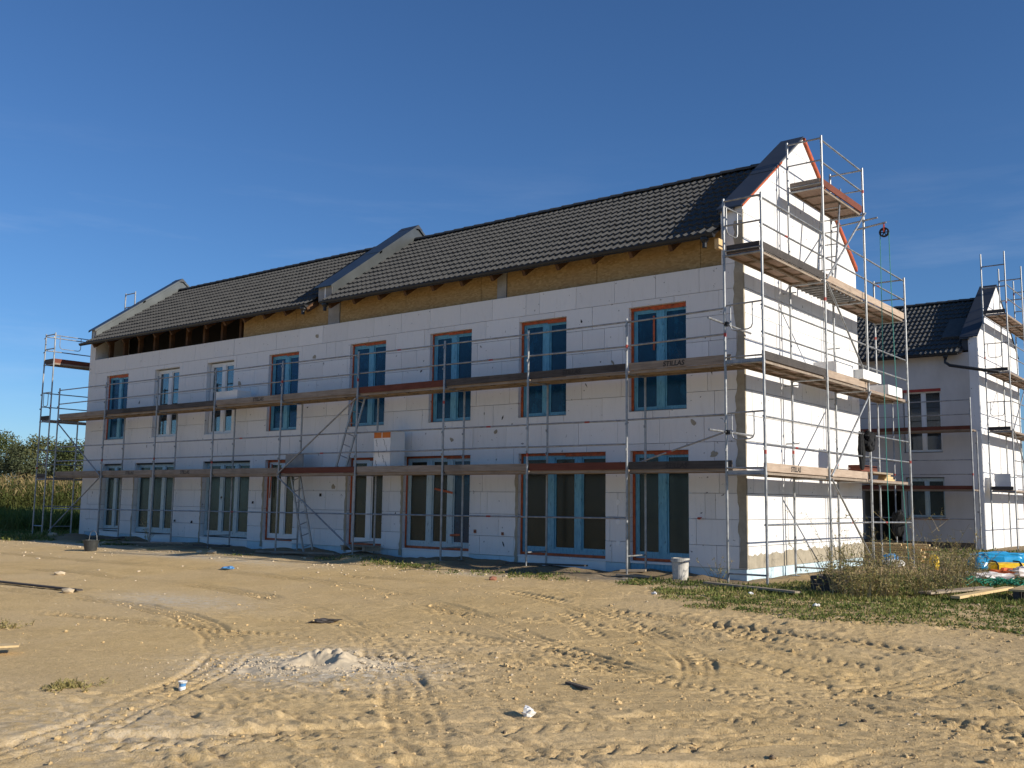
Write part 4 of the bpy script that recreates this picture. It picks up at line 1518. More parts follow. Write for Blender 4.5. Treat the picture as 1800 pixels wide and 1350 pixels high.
# --- far gable at the left
s3 = thing('scaffold', 'narrow steel scaffold standing past the far left end of the terrace', 'scaffold', (-25.7, 2, 0.3))
FX = (-25.39, -26.06)
for k, y in enumerate((-0.95, 1.95, 4.4, 7.2)):
    top = GZ[3] + 1.04 if k in (1, 2) else GZ[2] + 1.06
    for x in FX:
        post(s3, x, y, H(x, y) + 0.07, top, tuple(z - 0.05 for z in GZ[:3]))
    for z in GZ[:3] + [top, top - 0.5, 0.75]:
        rail(s3, (FX[0], y, z - 0.055), (FX[1], y, z - 0.055), 0.020, 'transom', band=False)
fy = (-0.95, 1.95, 4.4, 7.2)
for k in range(3):
    for z in GZ[:3]:
        deck(s3, (FX[0] + 0.03, fy[k] + 0.03), (FX[0] + 0.03, fy[k + 1] - 0.03), (FX[1] + 0.03, fy[k] + 0.03), (FX[1] + 0.03, fy[k + 1] - 0.03), z, 'deck_y')
        for dz in (0.48, 0.97):
            rail(s3, (FX[1], fy[k], z + dz), (FX[1], fy[k + 1], z + dz))
    rail(s3, (FX[0], fy[k], 1.36), (FX[0], fy[k + 1], 1.36))
    toe(s3, (FX[0] - 0.02, fy[k] + 0.03), (FX[0] - 0.02, fy[k + 1] - 0.03), GZ[2], 'toe_red')
for z in GZ[:3]:
    toe(s3, (FX[0] - 0.03, fy[0] + 0.02), (FX[1] + 0.03, fy[0] + 0.02), z, 'toe_dark')
gate(s3, (FX[0], -0.93, 7.30), (FX[0] + 0.02, 0.35, 7.30), 0.75, 0.46)
gate(s3, (FX[1] + 0.05, -0.95, 5.30), (FX[0], -0.95, 5.30), 0.32, 0.48)

# --- round the house behind
s4 = thing('scaffold', 'steel scaffold on the gable and wall of the house behind', 'scaffold', (0.5, Y2, 0.3))
BYS = [Y2 + 0.10, Y2 + 2.75, Y2 + 5.2, Y2 + 7.6]
for k, y in enumerate(BYS):
    top = 10.45
    for x in (0.20, 0.94):
        post(s4, x, y, H(x, y) + 0.07, top, tuple(z - 0.05 for z in GZ))
    for z in GZ + [10.05, 9.3]:
        rail(s4, (0.20, y, z - 0.055), (0.94, y, z - 0.055), 0.022, 'transom', band=False)
for k in range(3):
    a, b = BYS[k], BYS[k + 1]
    for z in GZ:
        deck(s4, (0.23, a + 0.03), (0.23, b - 0.03), (0.90, a + 0.03), (0.90, b - 0.03), z, 'deck_y')
        for dz in (0.5, 0.98):
            rail(s4, (0.94, a, z + dz), (0.94, b, z + dz))
    rail(s4, (0.94, a, 1.38), (0.94, b, 1.38))
for z in GZ:
    toe(s4, (0.23, BYS[0] - 0.02), (0.90, BYS[0] - 0.02), z, 'toe_dark', h=0.12)
for z in (9.3 - 2.0, 5.3):
    gate(s4, (0.22, BYS[0] - 0.02, z), (0.94, BYS[0] - 0.02, z), 0.42, 0.48)
rail(s4, (0.98, BYS[1], GZ[0]), (0.98, BYS[0], GZ[1]), 0.021, 'diagonal_brace', band=False)
rail(s4, (0.98, BYS[0], GZ[1]), (0.98, BYS[1], GZ[2]), 0.021, 'diagonal_brace', band=False)
for x in (-0.10, -2.62, -5.12):
    post(s4, x, Y2 - 0.92, H(x, Y2 - 0.92) + 0.07, 5.4, (2.3, 4.3))
    post(s4, x, Y2 - 0.20, H(x, Y2 - 0.2) + 0.07, 4.3, (2.3,), red=False)
for xa, xb in ((-2.62, -0.10), (-5.12, -2.62)):
    for z in (2.34, 4.34):
        deck(s4, (xa, Y2 - 0.24), (xb, Y2 - 0.24), (xa, Y2 - 0.86), (xb, Y2 - 0.86), z, 'deck_x')
        toe(s4, (xa, Y2 - 0.88), (xb, Y2 - 0.88), z, 'toe_red', h=0.12)
        for dz in (0.5, 0.98):
            rail(s4, (xa, Y2 - 0.90, z + dz), (xb, Y2 - 0.90, z + dz), band=False)
    rail(s4, (xa, Y2 - 0.90, 1.36), (xb, Y2 - 0.90, 1.36), band=False)

# ------------------------------------------------------------------ materials lying on the scaffolds
def eps_block(label, x0, x1, y0, y1, z0, z1, group=None, rz=0.0, n=1):
    t_ = thing('polystyrene_pack', label, 'insulation', ((x0 + x1) / 2, (y0 + y1) / 2, z0), group)
    h = (z1 - z0) / n
    for k in range(n):
        d = rng.uniform(-0.012, 0.012)
        MB().box(x0 + d, x1 + d, y0 - d, y1 - d, z0 + k * h + 0.001, z0 + (k + 1) * h - 0.001).build('board', 'eps_clean', t_)
    return t_


pk = eps_block('wrapped polystyrene pack with orange printed band on the lower deck of the long scaffold', -9.42, -8.87, -0.72, -0.24, D1Z + 0.005, D1Z + 1.0, n=1)
wr = MB()
wr.box(-9.435, -8.86, -0.735, -0.7345, D1Z + 0.01, D1Z + 0.99)
wr.box(-9.4355, -9.435, -0.735, -0.24, D1Z + 0.01, D1Z + 0.99)
wr.box(-9.435, -8.86, -0.735, -0.235, D1Z + 1.001, D1Z + 1.003)
wrap = wr.build('wrapping', 'paper', pk)
ob = MB()
ob.box(-9.433, -9.17, -0.7375, -0.7365, D1Z + 0.84, D1Z + 0.985)
ob.box(-9.145, -8.865, -0.7375, -0.7365, D1Z + 0.84, D1Z + 0.985)
ob.box(-9.30, -8.90, -0.7375, -0.7365, D1Z + 0.015, D1Z + 0.035)
ob.build('printed_band', 'wrap_orange', wrap)
rq = random.Random(2)
for px, pz in ((-9.36, 0.80), (-9.10, 0.82), (-9.02, 0.66), (-9.28, 0.55), (-9.12, 0.42), (-9.36, 0.30), (-9.02, 0.28)):
    mb = MB()                                   # illegible slanted script printed on the wrapping
    pts = [(px + 0.05 * k / 13 + rq.uniform(-0.016, 0.016), -0.7368, D1Z + pz - 0.17 * k / 13 + rq.uniform(-0.008, 0.008)) for k in range(14)]
    mb.tube(pts, 0.0045, 4)
    mb.build('lettering', 'ink', wrap)
eps_block('low white polystyrene slabs on the upper deck before the third upper window', -16.15, -15.10, -0.70, -0.25, D2Z + 0.005, D2Z + 0.42, n=2)
eps_block('white polystyrene block on the second gable deck, between the two middle posts', 0.30, 0.80, 2.75, 3.75, GZ[1] + 0.002, GZ[1] + 0.44, n=2)
eps_block('long white polystyrene slab overhanging the second gable deck', 0.52, 1.00, 3.80, 4.98, GZ[1] + 0.16, GZ[1] + 0.37, n=1)
eps_block('white polystyrene slab at the far end of the second gable deck', 0.42, 0.92, 5.72, 6.75, GZ[1] + 0.002, GZ[1] + 0.23, n=1)
eps_block('stacked grey-shaded polystyrene blocks on the lowest deck of the rear gable scaffold', 0.30, 0.80, 17.2 + 1.45, 19.6, GZ[0] + 0.002, GZ[0] + 0.55, n=2)
# flat slab strapped under the second deck
t_ = thing('timber_stack', 'short pale timber offcuts on the lowest gable deck', 'timber', (0.55, 6.6, GZ[0]))
for k, (w_, y_) in enumerate(((0.75, 6.62), (0.55, 6.60), (0.34, 6.52))):
    MB().box(0.42, 0.60, y_ - w_ / 2, y_ + w_ / 2, GZ[0] + 0.003 + 0.06 * k, GZ[0] + 0.058 + 0.06 * k).build('plank', 'plank_new', t_)
t_ = thing('crate', 'dark red-brown crate with boards on the lowest gable deck', 'crate', (0.5, 5.7, GZ[0]))
for k in range(2):
    MB().box(0.20, 0.50, 4.95, 6.05, GZ[0] + 0.20 + k * 0.075, GZ[0] + 0.268 + k * 0.075).build('board', 'toe_red', t_)
MB().box(0.30, 0.75, 5.0, 6.4, GZ[0] + 0.15, GZ[0] + 0.19).build('tray', 'plank', t_)
MB().box(0.34, 0.40, 5.1, 5.2, GZ[0] + 0.002, GZ[0] + 0.15).build('foot', 'plank', t_)
MB().box(0.34, 0.40, 5.9, 6.0, GZ[0] + 0.002, GZ[0] + 0.15).build('foot', 'plank', t_)


# ------------------------------------------------------------------ things on the ground
def heap(name, label, cat, c, rx, ry, h, mat, seed, rot=0.0, nr=26, na=64, lump=0.35, crater=0.0):
    rr = random.Random(seed)
    ox, oy = rr.uniform(0, 50), rr.uniform(0, 50)
    mb = MB()
    cr_, sr_ = math.cos(rot), math.sin(rot)
    ring = []
    for i in range(nr + 1):
        f = i / nr
        for j in range(na):
            th = 2 * math.pi * j / na
            rad = f * (1 + 0.22 * float(vnoise(np.array(ox + 2 * math.cos(th)), np.array(oy + 2 * math.sin(th)))))
            lx, ly = rx * rad * math.cos(th), ry * rad * math.sin(th)
            x, y = c[0] + lx * cr_ - ly * sr_, c[1] + lx * sr_ + ly * cr_
            prof = (1 - f) ** 2.2 * 0.75 + 0.25 * (1 - f)
            nz = float(fbm(np.array(x * 5 + ox), np.array(y * 5 + oy), 4))
            n2 = float(fbm(np.array(x * 17 + ox), np.array(y * 17 + oy), 2))
            z = h * prof * (1 + lump * 1.6 * nz) + 0.05 * h * n2 + (0.012 * nz + 0.020 * n2) * (1 - f)
            if crater:
                z -= crater * math.exp(-((lx - 0.02) ** 2 / 0.024 + (ly + 0.09) ** 2 / 0.011))
                z += 0.058 * math.exp(-((lx - 0.05) ** 2 / 0.045 + (ly - 0.08) ** 2 / 0.008)) * (1 + 0.8 * n2)
                z += 0.058 * math.exp(-((lx - 0.27) ** 2 / 0.009 + (ly + 0.06) ** 2 / 0.03)) * (1 + 0.8 * n2)
            mb.v.append((x, y, H(x, y) + z - 0.012 * f - (0.03 if i == nr else 0)))
    for i in range(nr):
        for j in range(na):
            j2 = (j + 1) % na
            mb.f.append((i * na + j, (i + 1) * na + j, (i + 1) * na + j2, i * na + j2))
            mb.mi.append(0)
    return tag(mb.build(name, mat, smooth=True), label, cat)


RROT = YAW
heap('cement_pile', 'low pale heap of cement rubble in the middle of the sandy yard', 'rubble heap', (0.52, -10.86), 1.05, 0.62, 0.10, 'cement', 2, RROT, crater=0.15, lump=0.25, nr=44, na=110)


def rock(mb, c, s, rr, mi=0, flat=0.7):
    """irregular eight-to-twenty faced stone"""
    ph = (1 + 5 ** 0.5) / 2
    V = [(-1, ph, 0), (1, ph, 0), (-1, -ph, 0), (1, -ph, 0), (0, -1, ph), (0, 1, ph), (0, -1, -ph), (0, 1, -ph), (ph, 0, -1), (ph, 0, 1), (-ph, 0, -1), (-ph, 0, 1)]
    F_ = [(0, 11, 5), (0, 5, 1), (0, 1, 7), (0, 7, 10), (0, 10, 11), (1, 5, 9), (5, 11, 4), (11, 10, 2), (10, 7, 6), (7, 1, 8), (3, 9, 4), (3, 4, 2), (3, 2, 6), (3, 6, 8), (3, 8, 9), (4, 9, 5), (2, 4, 11), (6, 2, 10), (8, 6, 7), (9, 8, 1)]
    i = len(mb.v)
    a = rr.uniform(0, 6.28)
    sx, sy, sz = s * rr.uniform(0.7, 1.3), s * rr.uniform(0.6, 1.0), s * flat * rr.uniform(0.7, 1.1)
    for v in V:
        k = rr.uniform(0.7, 1.12) / 1.9
        x, y, z = v[0] * sx * k, v[1] * sy * k, v[2] * sz * k
        mb.v.append((c[0] + x * math.cos(a) - y * math.sin(a), c[1] + x * math.sin(a) + y * math.cos(a), c[2] + z))
    for f in F_:
        mb.f.append(tuple(i + k for k in f))
        mb.mi.append(mi)


def frustum(u, v):
    """ground point under a pixel of the 1800-wide picture"""
    d = fw + (u - 900) / FPX * rt - (v - 675) / FPX * up
    tt = (0.2 - CAM.z) / d.z
    p = CAM + d * tt
    return p.x, p.y


# pebbles and crumbs scattered over the yard
rr = random.Random(21)
pb_ = MB()
cnt = 0
while cnt < 1700:
    if cnt % 3:
        x, y = rr.uniform(-22, 8), rr.uniform(-15, -1.0)
    else:
        x, y = rr.gauss(-8, 7), rr.gauss(-2.6, 0.7)
    if y > -0.2 or x < -26 or x > 9:
        continue
    d = math.hypot(x - CAM.x, y - CAM.y)
    cl = float(vnoise(np.array(x * 0.6), np.array(y * 0.6)))
    if rr.random() > 0.45 + cl:
        continue
    s = min(0.045, 0.0052 * math.exp(rr.gauss(0.0, 0.65)) * (1 + 0.07 * max(0, d - 6)))
    rock(pb_, (x, y, H(x, y) + s * 0.15), s, rr)
    cnt += 1
for _ in range(2600):                      # spilled crumbs round the cement heap
    a_, q_ = rr.uniform(0, 6.28), 0.26 + abs(rr.gauss(0, 0.40))
    lx, ly = 1.25 * q_ * math.cos(a_), 0.75 * q_ * math.sin(a_)
    x, y = 0.52 + lx * math.cos(RROT) - ly * math.sin(RROT), -10.86 + lx * math.sin(RROT) + ly * math.cos(RROT)
    s = 0.006 * math.exp(rr.gauss(0.1, 0.5))
    rock(pb_, (x, y, H(x, y) + s * 0.3 + 0.06 * max(0, 1 - q_ * 1.2) ** 2), s, rr, 1)
tag(pb_.build('gravel', ['stone', 'cement']), None, kind='stuff')
# clods of the same sandy earth, mostly where wheels churned the yard
cb = MB()
cnt = 0
CH = detail_h.churn
while cnt < 7500:
    x, y = rr.uniform(-6, 8.5), rr.uniform(-14.3, -4.2)
    i_, j_ = int(np.searchsorted(gx, x)), int(np.searchsorted(gy, y))
    if rr.random() > 0.05 + 1.3 * max(0, float(CH[j_, i_]) - 0.12):
        continue
    s = 0.0070 * math.exp(rr.gauss(0, 0.6))
    rock(cb, (x, y, H(x, y) + s * 0.15), s, rr, 0, 0.85)
    cnt += 1
tag(cb.build('earth_clods', 'sand'), None, kind='stuff')

# a few single stones big enough to pick out
for k, (u, v, s, m) in enumerate(((355, 990, 0.10, 'stone'), (375, 990, 0.14, 'stone'), (95, 965, 0.16, 'stone'), (110, 1018, 0.10, 'stone'), (125, 1048, 0.11, 'stone'), (705, 1317, 0.022, 'soil'), (895, 1272, 0.025, 'soil'), (675, 1342, 0.03, 'soil'), (1745, 1342, 0.04, 'soil'), (870, 1030, 0.10, 'brick_brown'), (1525, 1240, 0.03, 'soil'), (1365, 1312, 0.03, 'soil'))):
    x, y = frustum(u, v)
    mb = MB()
    rock(mb, (x, y, H(x, y) + s * 0.25), s, rr)
    lab = {0: 'pale stone lying left of a larger one near the scaffold foot', 1: 'larger pale stone near the wall foot at the left', 2: 'pale stone behind the black tub on the left', 3: 'small stone beyond the dark strip on the left', 4: 'small pale stone this side of the dark strip on the left', 5: 'dark clod in the front, left of centre', 6: 'dark clod beside the white paper scrap', 7: 'dark clod at the bottom edge, left of centre', 8: 'dark clod at the bottom edge on the right', 9: 'reddish brick piece before the ground-floor doors', 10: 'dark clod in the wheel ruts on the right', 11: 'dark clod in the front on the right'}[k]
    tag(mb.build('stone' if m == 'stone' else ('brick_piece' if m == 'brick_brown' else 'clod'), m), lab, 'stone' if m != 'soil' else 'clod')


def lay(p, q, w, h, name, mat, label, cat, lift=0.0, group=None):
    zp_, zq_ = H(*p) + lift, H(*q) + lift
    mb = MB()
    mb.beam((p[0], p[1], zp_ + h / 2 + 0.006), (q[0], q[1], zq_ + h / 2 + 0.006), w, h)
    return tag(mb.build(name, mat), label, cat, group)


lay((0.05, -1.78), (2.0, -2.50), 0.13, 0.03, 'plank', 'plank', 'weathered plank lying in the weeds before the gable corner', 'plank', 0.04)
lay((0.20, -1.62), (1.35, -2.02), 0.10, 0.03, 'plank', 'plank', 'second shorter plank beside the weathered one', 'plank', 0.03)
lay((3.45, -0.95), (3.98, 0.75), 0.22, 0.03, 'plank', 'plank', 'grey plank on the ground right of the dry weeds', 'plank', 0.05)
lay((3.98, -1.25), (4.28, 0.95), 0.14, 0.04, 'plank', 'plank_new', 'fresh yellow plank lying right of the grey one', 'plank', 0.05)
lay((-11.4, -9.10), (-7.75, -8.89), 0.11, 0.025, 'strip', 'toe_dark', 'long dark strip lying on the sand at the left edge', 'strip', 0.02)
lay((-2.9, -13.6), (-2.28, -12.42), 0.20, 0.02, 'board', 'plank_new', 'yellow board at the left edge with a dark shadow', 'board', 0.07)
lay((2.87, -9.93), (3.20, -10.05), 0.05, 0.02, 'stick', 'bark', 'short dark stick on the sand in the centre', 'stick', 0.005)
lay((-2.42, -0.62), (-1.95, -0.42), 0.14, 0.04, 'wood_block', 'plank', 'wooden block under the scaffold foot left of the white bucket', 'wood block', 0.02)
lay((-2.25, -1.00), (-1.55, -0.95), 0.12, 0.035, 'wood_block', 'plank', 'flat board lying before the scaffold foot left of the white bucket', 'board', 0.02)
lay((-13.0, -1.35), (-10.2, -1.15), 0.16, 0.04, 'plank', 'toe_grey', 'grey plank in the shade at the foot of the ladder', 'plank', 0.03)
lay((-21.2, -1.55), (-19.6, -1.30), 0.12, 0.04, 'plank', 'toe_dark', 'dark plank at the wall foot near the far end', 'plank', 0.06)
lay((-18.9, -1.7), (-16.2, -1.45), 0.10, 0.04, 'plank', 'toe_grey', 'long grey plank at the wall foot between the left doors', 'plank', 0.05)
lay((-15.9, -1.3), (-14.0, -1.55), 0.12, 0.05, 'plank', 'toe_dark', 'dark plank at the wall foot below the narrow white door', 'plank', 0.06)
lay((-5.3, -0.62), (-3.3, -0.52), 0.14, 0.03, 'plank', 'toe_dark', 'dark plank in front of the wide blue-framed door', 'plank', 0.05)
# small pallet as a step
t_ = thing('pallet', 'small wooden pallet used as a step before a white door', 'pallet', (-10.15, -0.4, H(-10.1, -0.4)))
zz = H(-10.1, -0.45) + 0.02
for k in range(5):
    MB().box(-10.62, -9.72, -0.66 + k * 0.115, -0.57 + k * 0.115, zz + 0.10, zz + 0.122).build('slat', 'plank', t_)
for x_ in (-10.58, -10.2, -9.82):
    MB().box(x_, x_ + 0.08, -0.66, -0.11, zz, zz + 0.098).build('runner', 'plank', t_)

# bucket by the corner door
bx, by = -0.98, -0.80
bz = H(bx, by) - 0.005
bk = thing('bucket', 'white plaster-smeared bucket standing by the corner door', 'bucket', (bx, by, bz))
MB().lathe((bx, by, bz), [(0, 0.004), (0.135, 0.004), (0.142, 0.03), (0.162, 0.40), (0.172, 0.40), (0.172, 0.425), (0.160, 0.425), (0.140, 0.05), (0, 0.05)], 28).build('body', 'bucket_grey', bk, smooth=False)
MB().lathe((bx, by, bz), [(0.150, 0.395), (0.180, 0.395), (0.180, 0.36), (0.163, 0.36)], 28).build('rim', 'bucket_grey', bk)
hp = [(bx + 0.17 * math.cos(a_), by - 0.06 * math.sin(a_), bz + 0.41 + 0.03 * math.sin(a_)) for a_ in [math.pi * i / 10 for i in range(11)]]
MB().tube(hp, 0.005, 6).build('handle', 'galv', bk)
MB().lathe((bx, by, bz), [(0, 0.30), (0.154, 0.30)], 24).build('plaster_fill', 'cement', bk)
# small dark flower-pot shaped bucket on the mesh strip
tbx, tby = -16.95, -3.75
tbz = H(tbx, tby)
tb_ = thing('mortar_tub', 'black mortar tub with raised handle at the far left', 'tub', (tbx, tby, tbz))
MB().lathe((tbx, tby, tbz), [(0, 0.004), (0.15, 0.004), (0.20, 0.27), (0.215, 0.27), (0.215, 0.285), (0.195, 0.285), (0.145, 0.03), (0, 0.03)], 24).build('body', 'tub_black', tb_)
hp = [(tbx + 0.20 * math.cos(a_), tby + 0.05, tbz + 0.28 + 0.26 * math.sin(a_)) for a_ in [math.pi * i / 12 for i in range(13)]]
MB().tube(hp, 0.007, 6).build('handle', 'galv', tb_)

# dark open box in the weeds
t_ = thing('crate', 'dark wooden crate half hidden by dry weeds at the gable corner', 'crate', (2.05, -1.25, 0.3))
zz = H(2.05, -1.3)
for (x0, x1, y0, y1) in ((1.80, 2.32, -1.48, -1.455), (1.80, 2.32, -0.98, -0.955), (1.80, 1.825, -1.45, -0.985), (2.295, 2.32, -1.45, -0.985)):
    for k in range(2):
        MB().box(x0, x1, y0, y1, zz + 0.02 + k * 0.135, zz + 0.145 + k * 0.135).build('board', 'toe_dark', t_)

# stacked lumber behind the gable, in the sun
t_ = thing('lumber_stack', 'stack of fresh yellow boards behind the gable scaffold', 'lumber', (0.1, 8.0, 0.35))
zz = H(0.1, 8.0)
for k in range(8):
    for j in range(4):
        d_ = rng.uniform(-0.3, 0.3)
        p = Vector((-0.35 + d_, 7.5 + j * 0.17, zz + 0.10 + k * 0.055))
        MB().beam(p, p + Vector((1.25 + rng.uniform(-0.2, 0.2), 0.15, 0)), 0.15, 0.045).build('board', 'plank_new', t_)


def blob(name, label, cat, c, ax, ay, az, rot, mat, seed, amp=0.25, n=18, m=12, sq=0.6):
    """crumpled soft pack: rounded box with creases"""
    rr_ = random.Random(seed)
    ox = rr_.uniform(0, 60)
    mb = MB()
    for j in range(m + 1):
        ph = -math.pi / 2 + math.pi * j / m
        for i in range(n):
            th = 2 * math.pi * i / n

            def sg(v):
                return math.copysign(abs(v) ** sq, v)
            x, y, z = sg(math.cos(ph)) * sg(math.cos(th)), sg(math.cos(ph)) * sg(math.sin(th)), sg(math.sin(ph))
            k = 1 + amp * float(fbm(np.array(x * 2.3 + ox), np.array(y * 2.3 + z * 3.1 + ox), 3))
            x, y, z = x * ax * k, y * ay * k, (z + 1) / 2 * az * (1 + 0.6 * (k - 1))
            mb.v.append((c[0] + x * math.cos(rot) - y * math.sin(rot), c[1] + x * math.sin(rot) + y * math.cos(rot), c[2] + z))
    for j in range(m):
        for i in range(n):
            i2 = (i + 1) % n
            mb.f.append((j * n + i, j * n + i2, (j + 1) * n + i2, (j + 1) * n + i))
            mb.mi.append(0)
    return tag(mb.build(name, mat, smooth=False), label, cat)


blob('jacket', 'black work jacket hung over the rail of the gable scaffold', 'jacket', (XO + 0.02, 4.18, 2.92), 0.12, 0.21, 0.44, 0.1, 'cloth_black', 3, 0.55, 22, 16, 0.8)
blob('trousers', 'black work trousers hanging below the jacket on the gable scaffold', 'trousers', (XO - 0.06, 3.93, 2.52), 0.06, 0.11, 0.82, 0.0, 'cloth_black', 5, 0.5, 20, 16, 0.7)
blob('work_coat', 'dark coat hanging low on the scaffold near the dark doorway', 'coat', (0.60, 7.16, 1.02), 0.13, 0.15, 0.60, 0.6, 'cloth_black', 8, 0.5, 20, 16, 0.8)
blob('tarp_bundle', 'bright blue tarpaulin bundle at the right edge', 'tarpaulin', (2.65, 7.75, H(2.6, 7.7) - 0.02), 0.60, 0.28, 0.40, YAW, 'tarp_blue', 4, 0.32, 40, 22, 0.30)
yp = thing('yellow_sack', 'yellow plastic sack with black edges before the blue tarpaulin', 'sack', (3.02, 6.95, H(3.0, 6.95)))
yb_ = blob('sack_body', None, None, (0, 0, -0.01), 0.40, 0.19, 0.22, YAW + 0.1, 'pack_yellow', 9, 0.16, 30, 14, 0.35)
yb_.parent = yp
for dx_ in (-0.36, 0.20):
    c_, s_ = math.cos(YAW + 0.1), math.sin(YAW + 0.1)
    mb = MB()
    mb.tube([(dx_ * c_ + 0.21 * s_, dx_ * s_ - 0.21 * c_, 0.0), (dx_ * c_ + 0.215 * s_, dx_ * s_ - 0.215 * c_, 0.16), (dx_ * c_ + 0.12 * s_, dx_ * s_ - 0.12 * c_, 0.235), (dx_ * c_ - 0.1 * s_, dx_ * s_ + 0.1 * c_, 0.235)], 0.018, 6)
    b_ = mb.build('strap', 'black')
    b_.parent = yp
blob('yellow_sack', 'small yellow sack standing half hidden behind the dry weeds', 'sack', (1.62, 6.35, H(1.6, 6.3)), 0.10, 0.09, 0.34, 0.2, 'pack_yellow', 12, 0.25)
blob('blue_sack', 'small blue plastic bag before the yellow boards', 'bag', (0.52, 6.75, H(0.5, 6.75)), 0.16, 0.13, 0.30, 0.5, 'tape_blue', 14, 0.3)
blob('white_sack', 'white plastic bag beside the small blue bag', 'bag', (0.72, 6.45, H(0.7, 6.45)), 0.20, 0.14, 0.17, 0.2, 'paper', 15, 0.35)
blob('orange_net', 'orange plastic netting bundle at the right edge', 'netting', (3.55, 4.65, H(3.5, 4.6) - 0.02), 0.42, 0.25, 0.22, 0.7, 'net_orange', 17, 0.6, 26, 16, 0.9)
blob('white_net', 'crumpled whitish foil beside the orange netting', 'foil', (3.80, 4.75, H(3.8, 4.7) - 0.02), 0.36, 0.25, 0.26, 0.9, 'net_white', 18, 0.6, 26, 16, 0.9)
blob('white_net', 'pale crumpled netting below the orange bundle', 'netting', (3.45, 3.35, H(3.4, 3.3) - 0.02), 0.50, 0.30, 0.18, 0.6, 'net_white', 19, 0.7, 26, 16, 0.9)
gnet = MB()
rr = random.Random(5)
for k in range(26):
    p = Vector((3.85 + rr.gauss(0, 0.2), 2.15 + rr.gauss(0, 0.25), 0))
    pts = []
    a_ = rr.uniform(0, 6.28)
    for i in range(7):
        a_ += rr.uniform(-0.9, 0.9)
        p = p + Vector((math.cos(a_), math.sin(a_), 0)) * 0.11
        pts.append((p.x, p.y, H(p.x, p.y) + rr.uniform(0.02, 0.16)))
    gnet.tube(pts, 0.009, 5)
tag(gnet.build('green_net', 'net_green'), 'tangled green netting on the ground at the right', 'netting')
# pallet edge at the far right
t_ = thing('pallet', 'wooden pallet with yellow boards at the right edge', 'pallet', (5.0, -0.4, 0.35))
zz = H(5.0, -0.4)
for k in range(5):
    MB().box(4.62, 5.8, -0.75 + k * 0.2, -0.60 + k * 0.2, zz + 0.17, zz + 0.20).build('slat', 'plank_new', t_)
for x_ in (4.68, 5.2, 5.68):
    MB().box(x_, x_ + 0.09, -0.74, 0.20, zz + 0.0, zz + 0.168).build('runner', 'toe_dark', t_)

# litter
cx_, cy_ = 0.62, -12.40
ct = thing('paper_cup', 'crushed white and blue cup on the sand in front', 'cup', (cx_, cy_, H(cx_, cy_)))
zz = H(cx_, cy_)
MB().lathe((cx_, cy_, zz), [(0, 0.002), (0.026, 0.004), (0.030, 0.025), (0.026, 0.04)], 12).build('cup_base', 'paper', ct)
MB().lathe((cx_ + 0.004, cy_, zz), [(0.0265, 0.04), (0.028, 0.058), (0.033, 0.068)], 12).build('printed_band', 'cup_blue', ct)
MB().lathe((cx_ + 0.006, cy_, zz), [(0.033, 0.068), (0.040, 0.082), (0.037, 0.083), (0.0, 0.07)], 12).build('rim', 'paper', ct)
blob('paper_scrap', 'crumpled white paper on the sand in front', 'paper', (3.46, -11.28, H(3.46, -11.28) - 0.005), 0.05, 0.04, 0.075, 0.4, 'paper', 31, 0.9, 12, 8, 0.9)
blob('dark_rag', 'dark grey rag lying flat on the sand', 'rag', (-2.0, -8.58, H(-2.0, -8.58) - 0.004), 0.17, 0.10, 0.055, 0.9, 'toe_dark', 33, 0.9, 18, 10, 0.9)
blob('blue_rag', 'small blue plastic scrap before the left doors', 'plastic scrap', (-9.5, -4.75, H(-9.5, -4.75) - 0.01), 0.13, 0.09, 0.07, 0.4, 'cup_blue', 35, 0.9, 14, 8, 0.9)
for k, (u, v, lab) in enumerate(((1155, 1055, 'white scrap in the weeds left of the planks'), (1440, 1075, 'white paper scrap in the weeds at the centre right'), (1325, 1057, 'white scrap beside the weathered plank'))):
    x, y = frustum(u, v)
    blob('paper_scrap', lab, 'paper', (x, y, H(x, y)), 0.05, 0.04, 0.05, k, 'paper', 40 + k, 0.8, 10, 7, 0.9)

# ------------------------------------------------------------------ vegetation
def leafquad(mb, c, d, n, ln, w, mi=0):
    d, n = Vector(d).normalized(), Vector(n)
    s = d.cross(n)
    if s.length < 1e-4:
        s = d.cross(Vector((1, 0, 0.3)))
    s.normalize()
    c = Vector(c)
    m = c + d * (ln * 0.5)
    mb.face([c, m + s * (w / 2), c + d * ln, m - s * (w / 2)], mi)


def rdir(rr_, up_=0.0):
    while True:
        v = Vector((rr_.uniform(-1, 1), rr_.uniform(-1, 1), rr_.uniform(-1, 1)))
        if 0.05 < v.length < 1:
            v.normalize()
            v.z += up_
            return v.normalized()


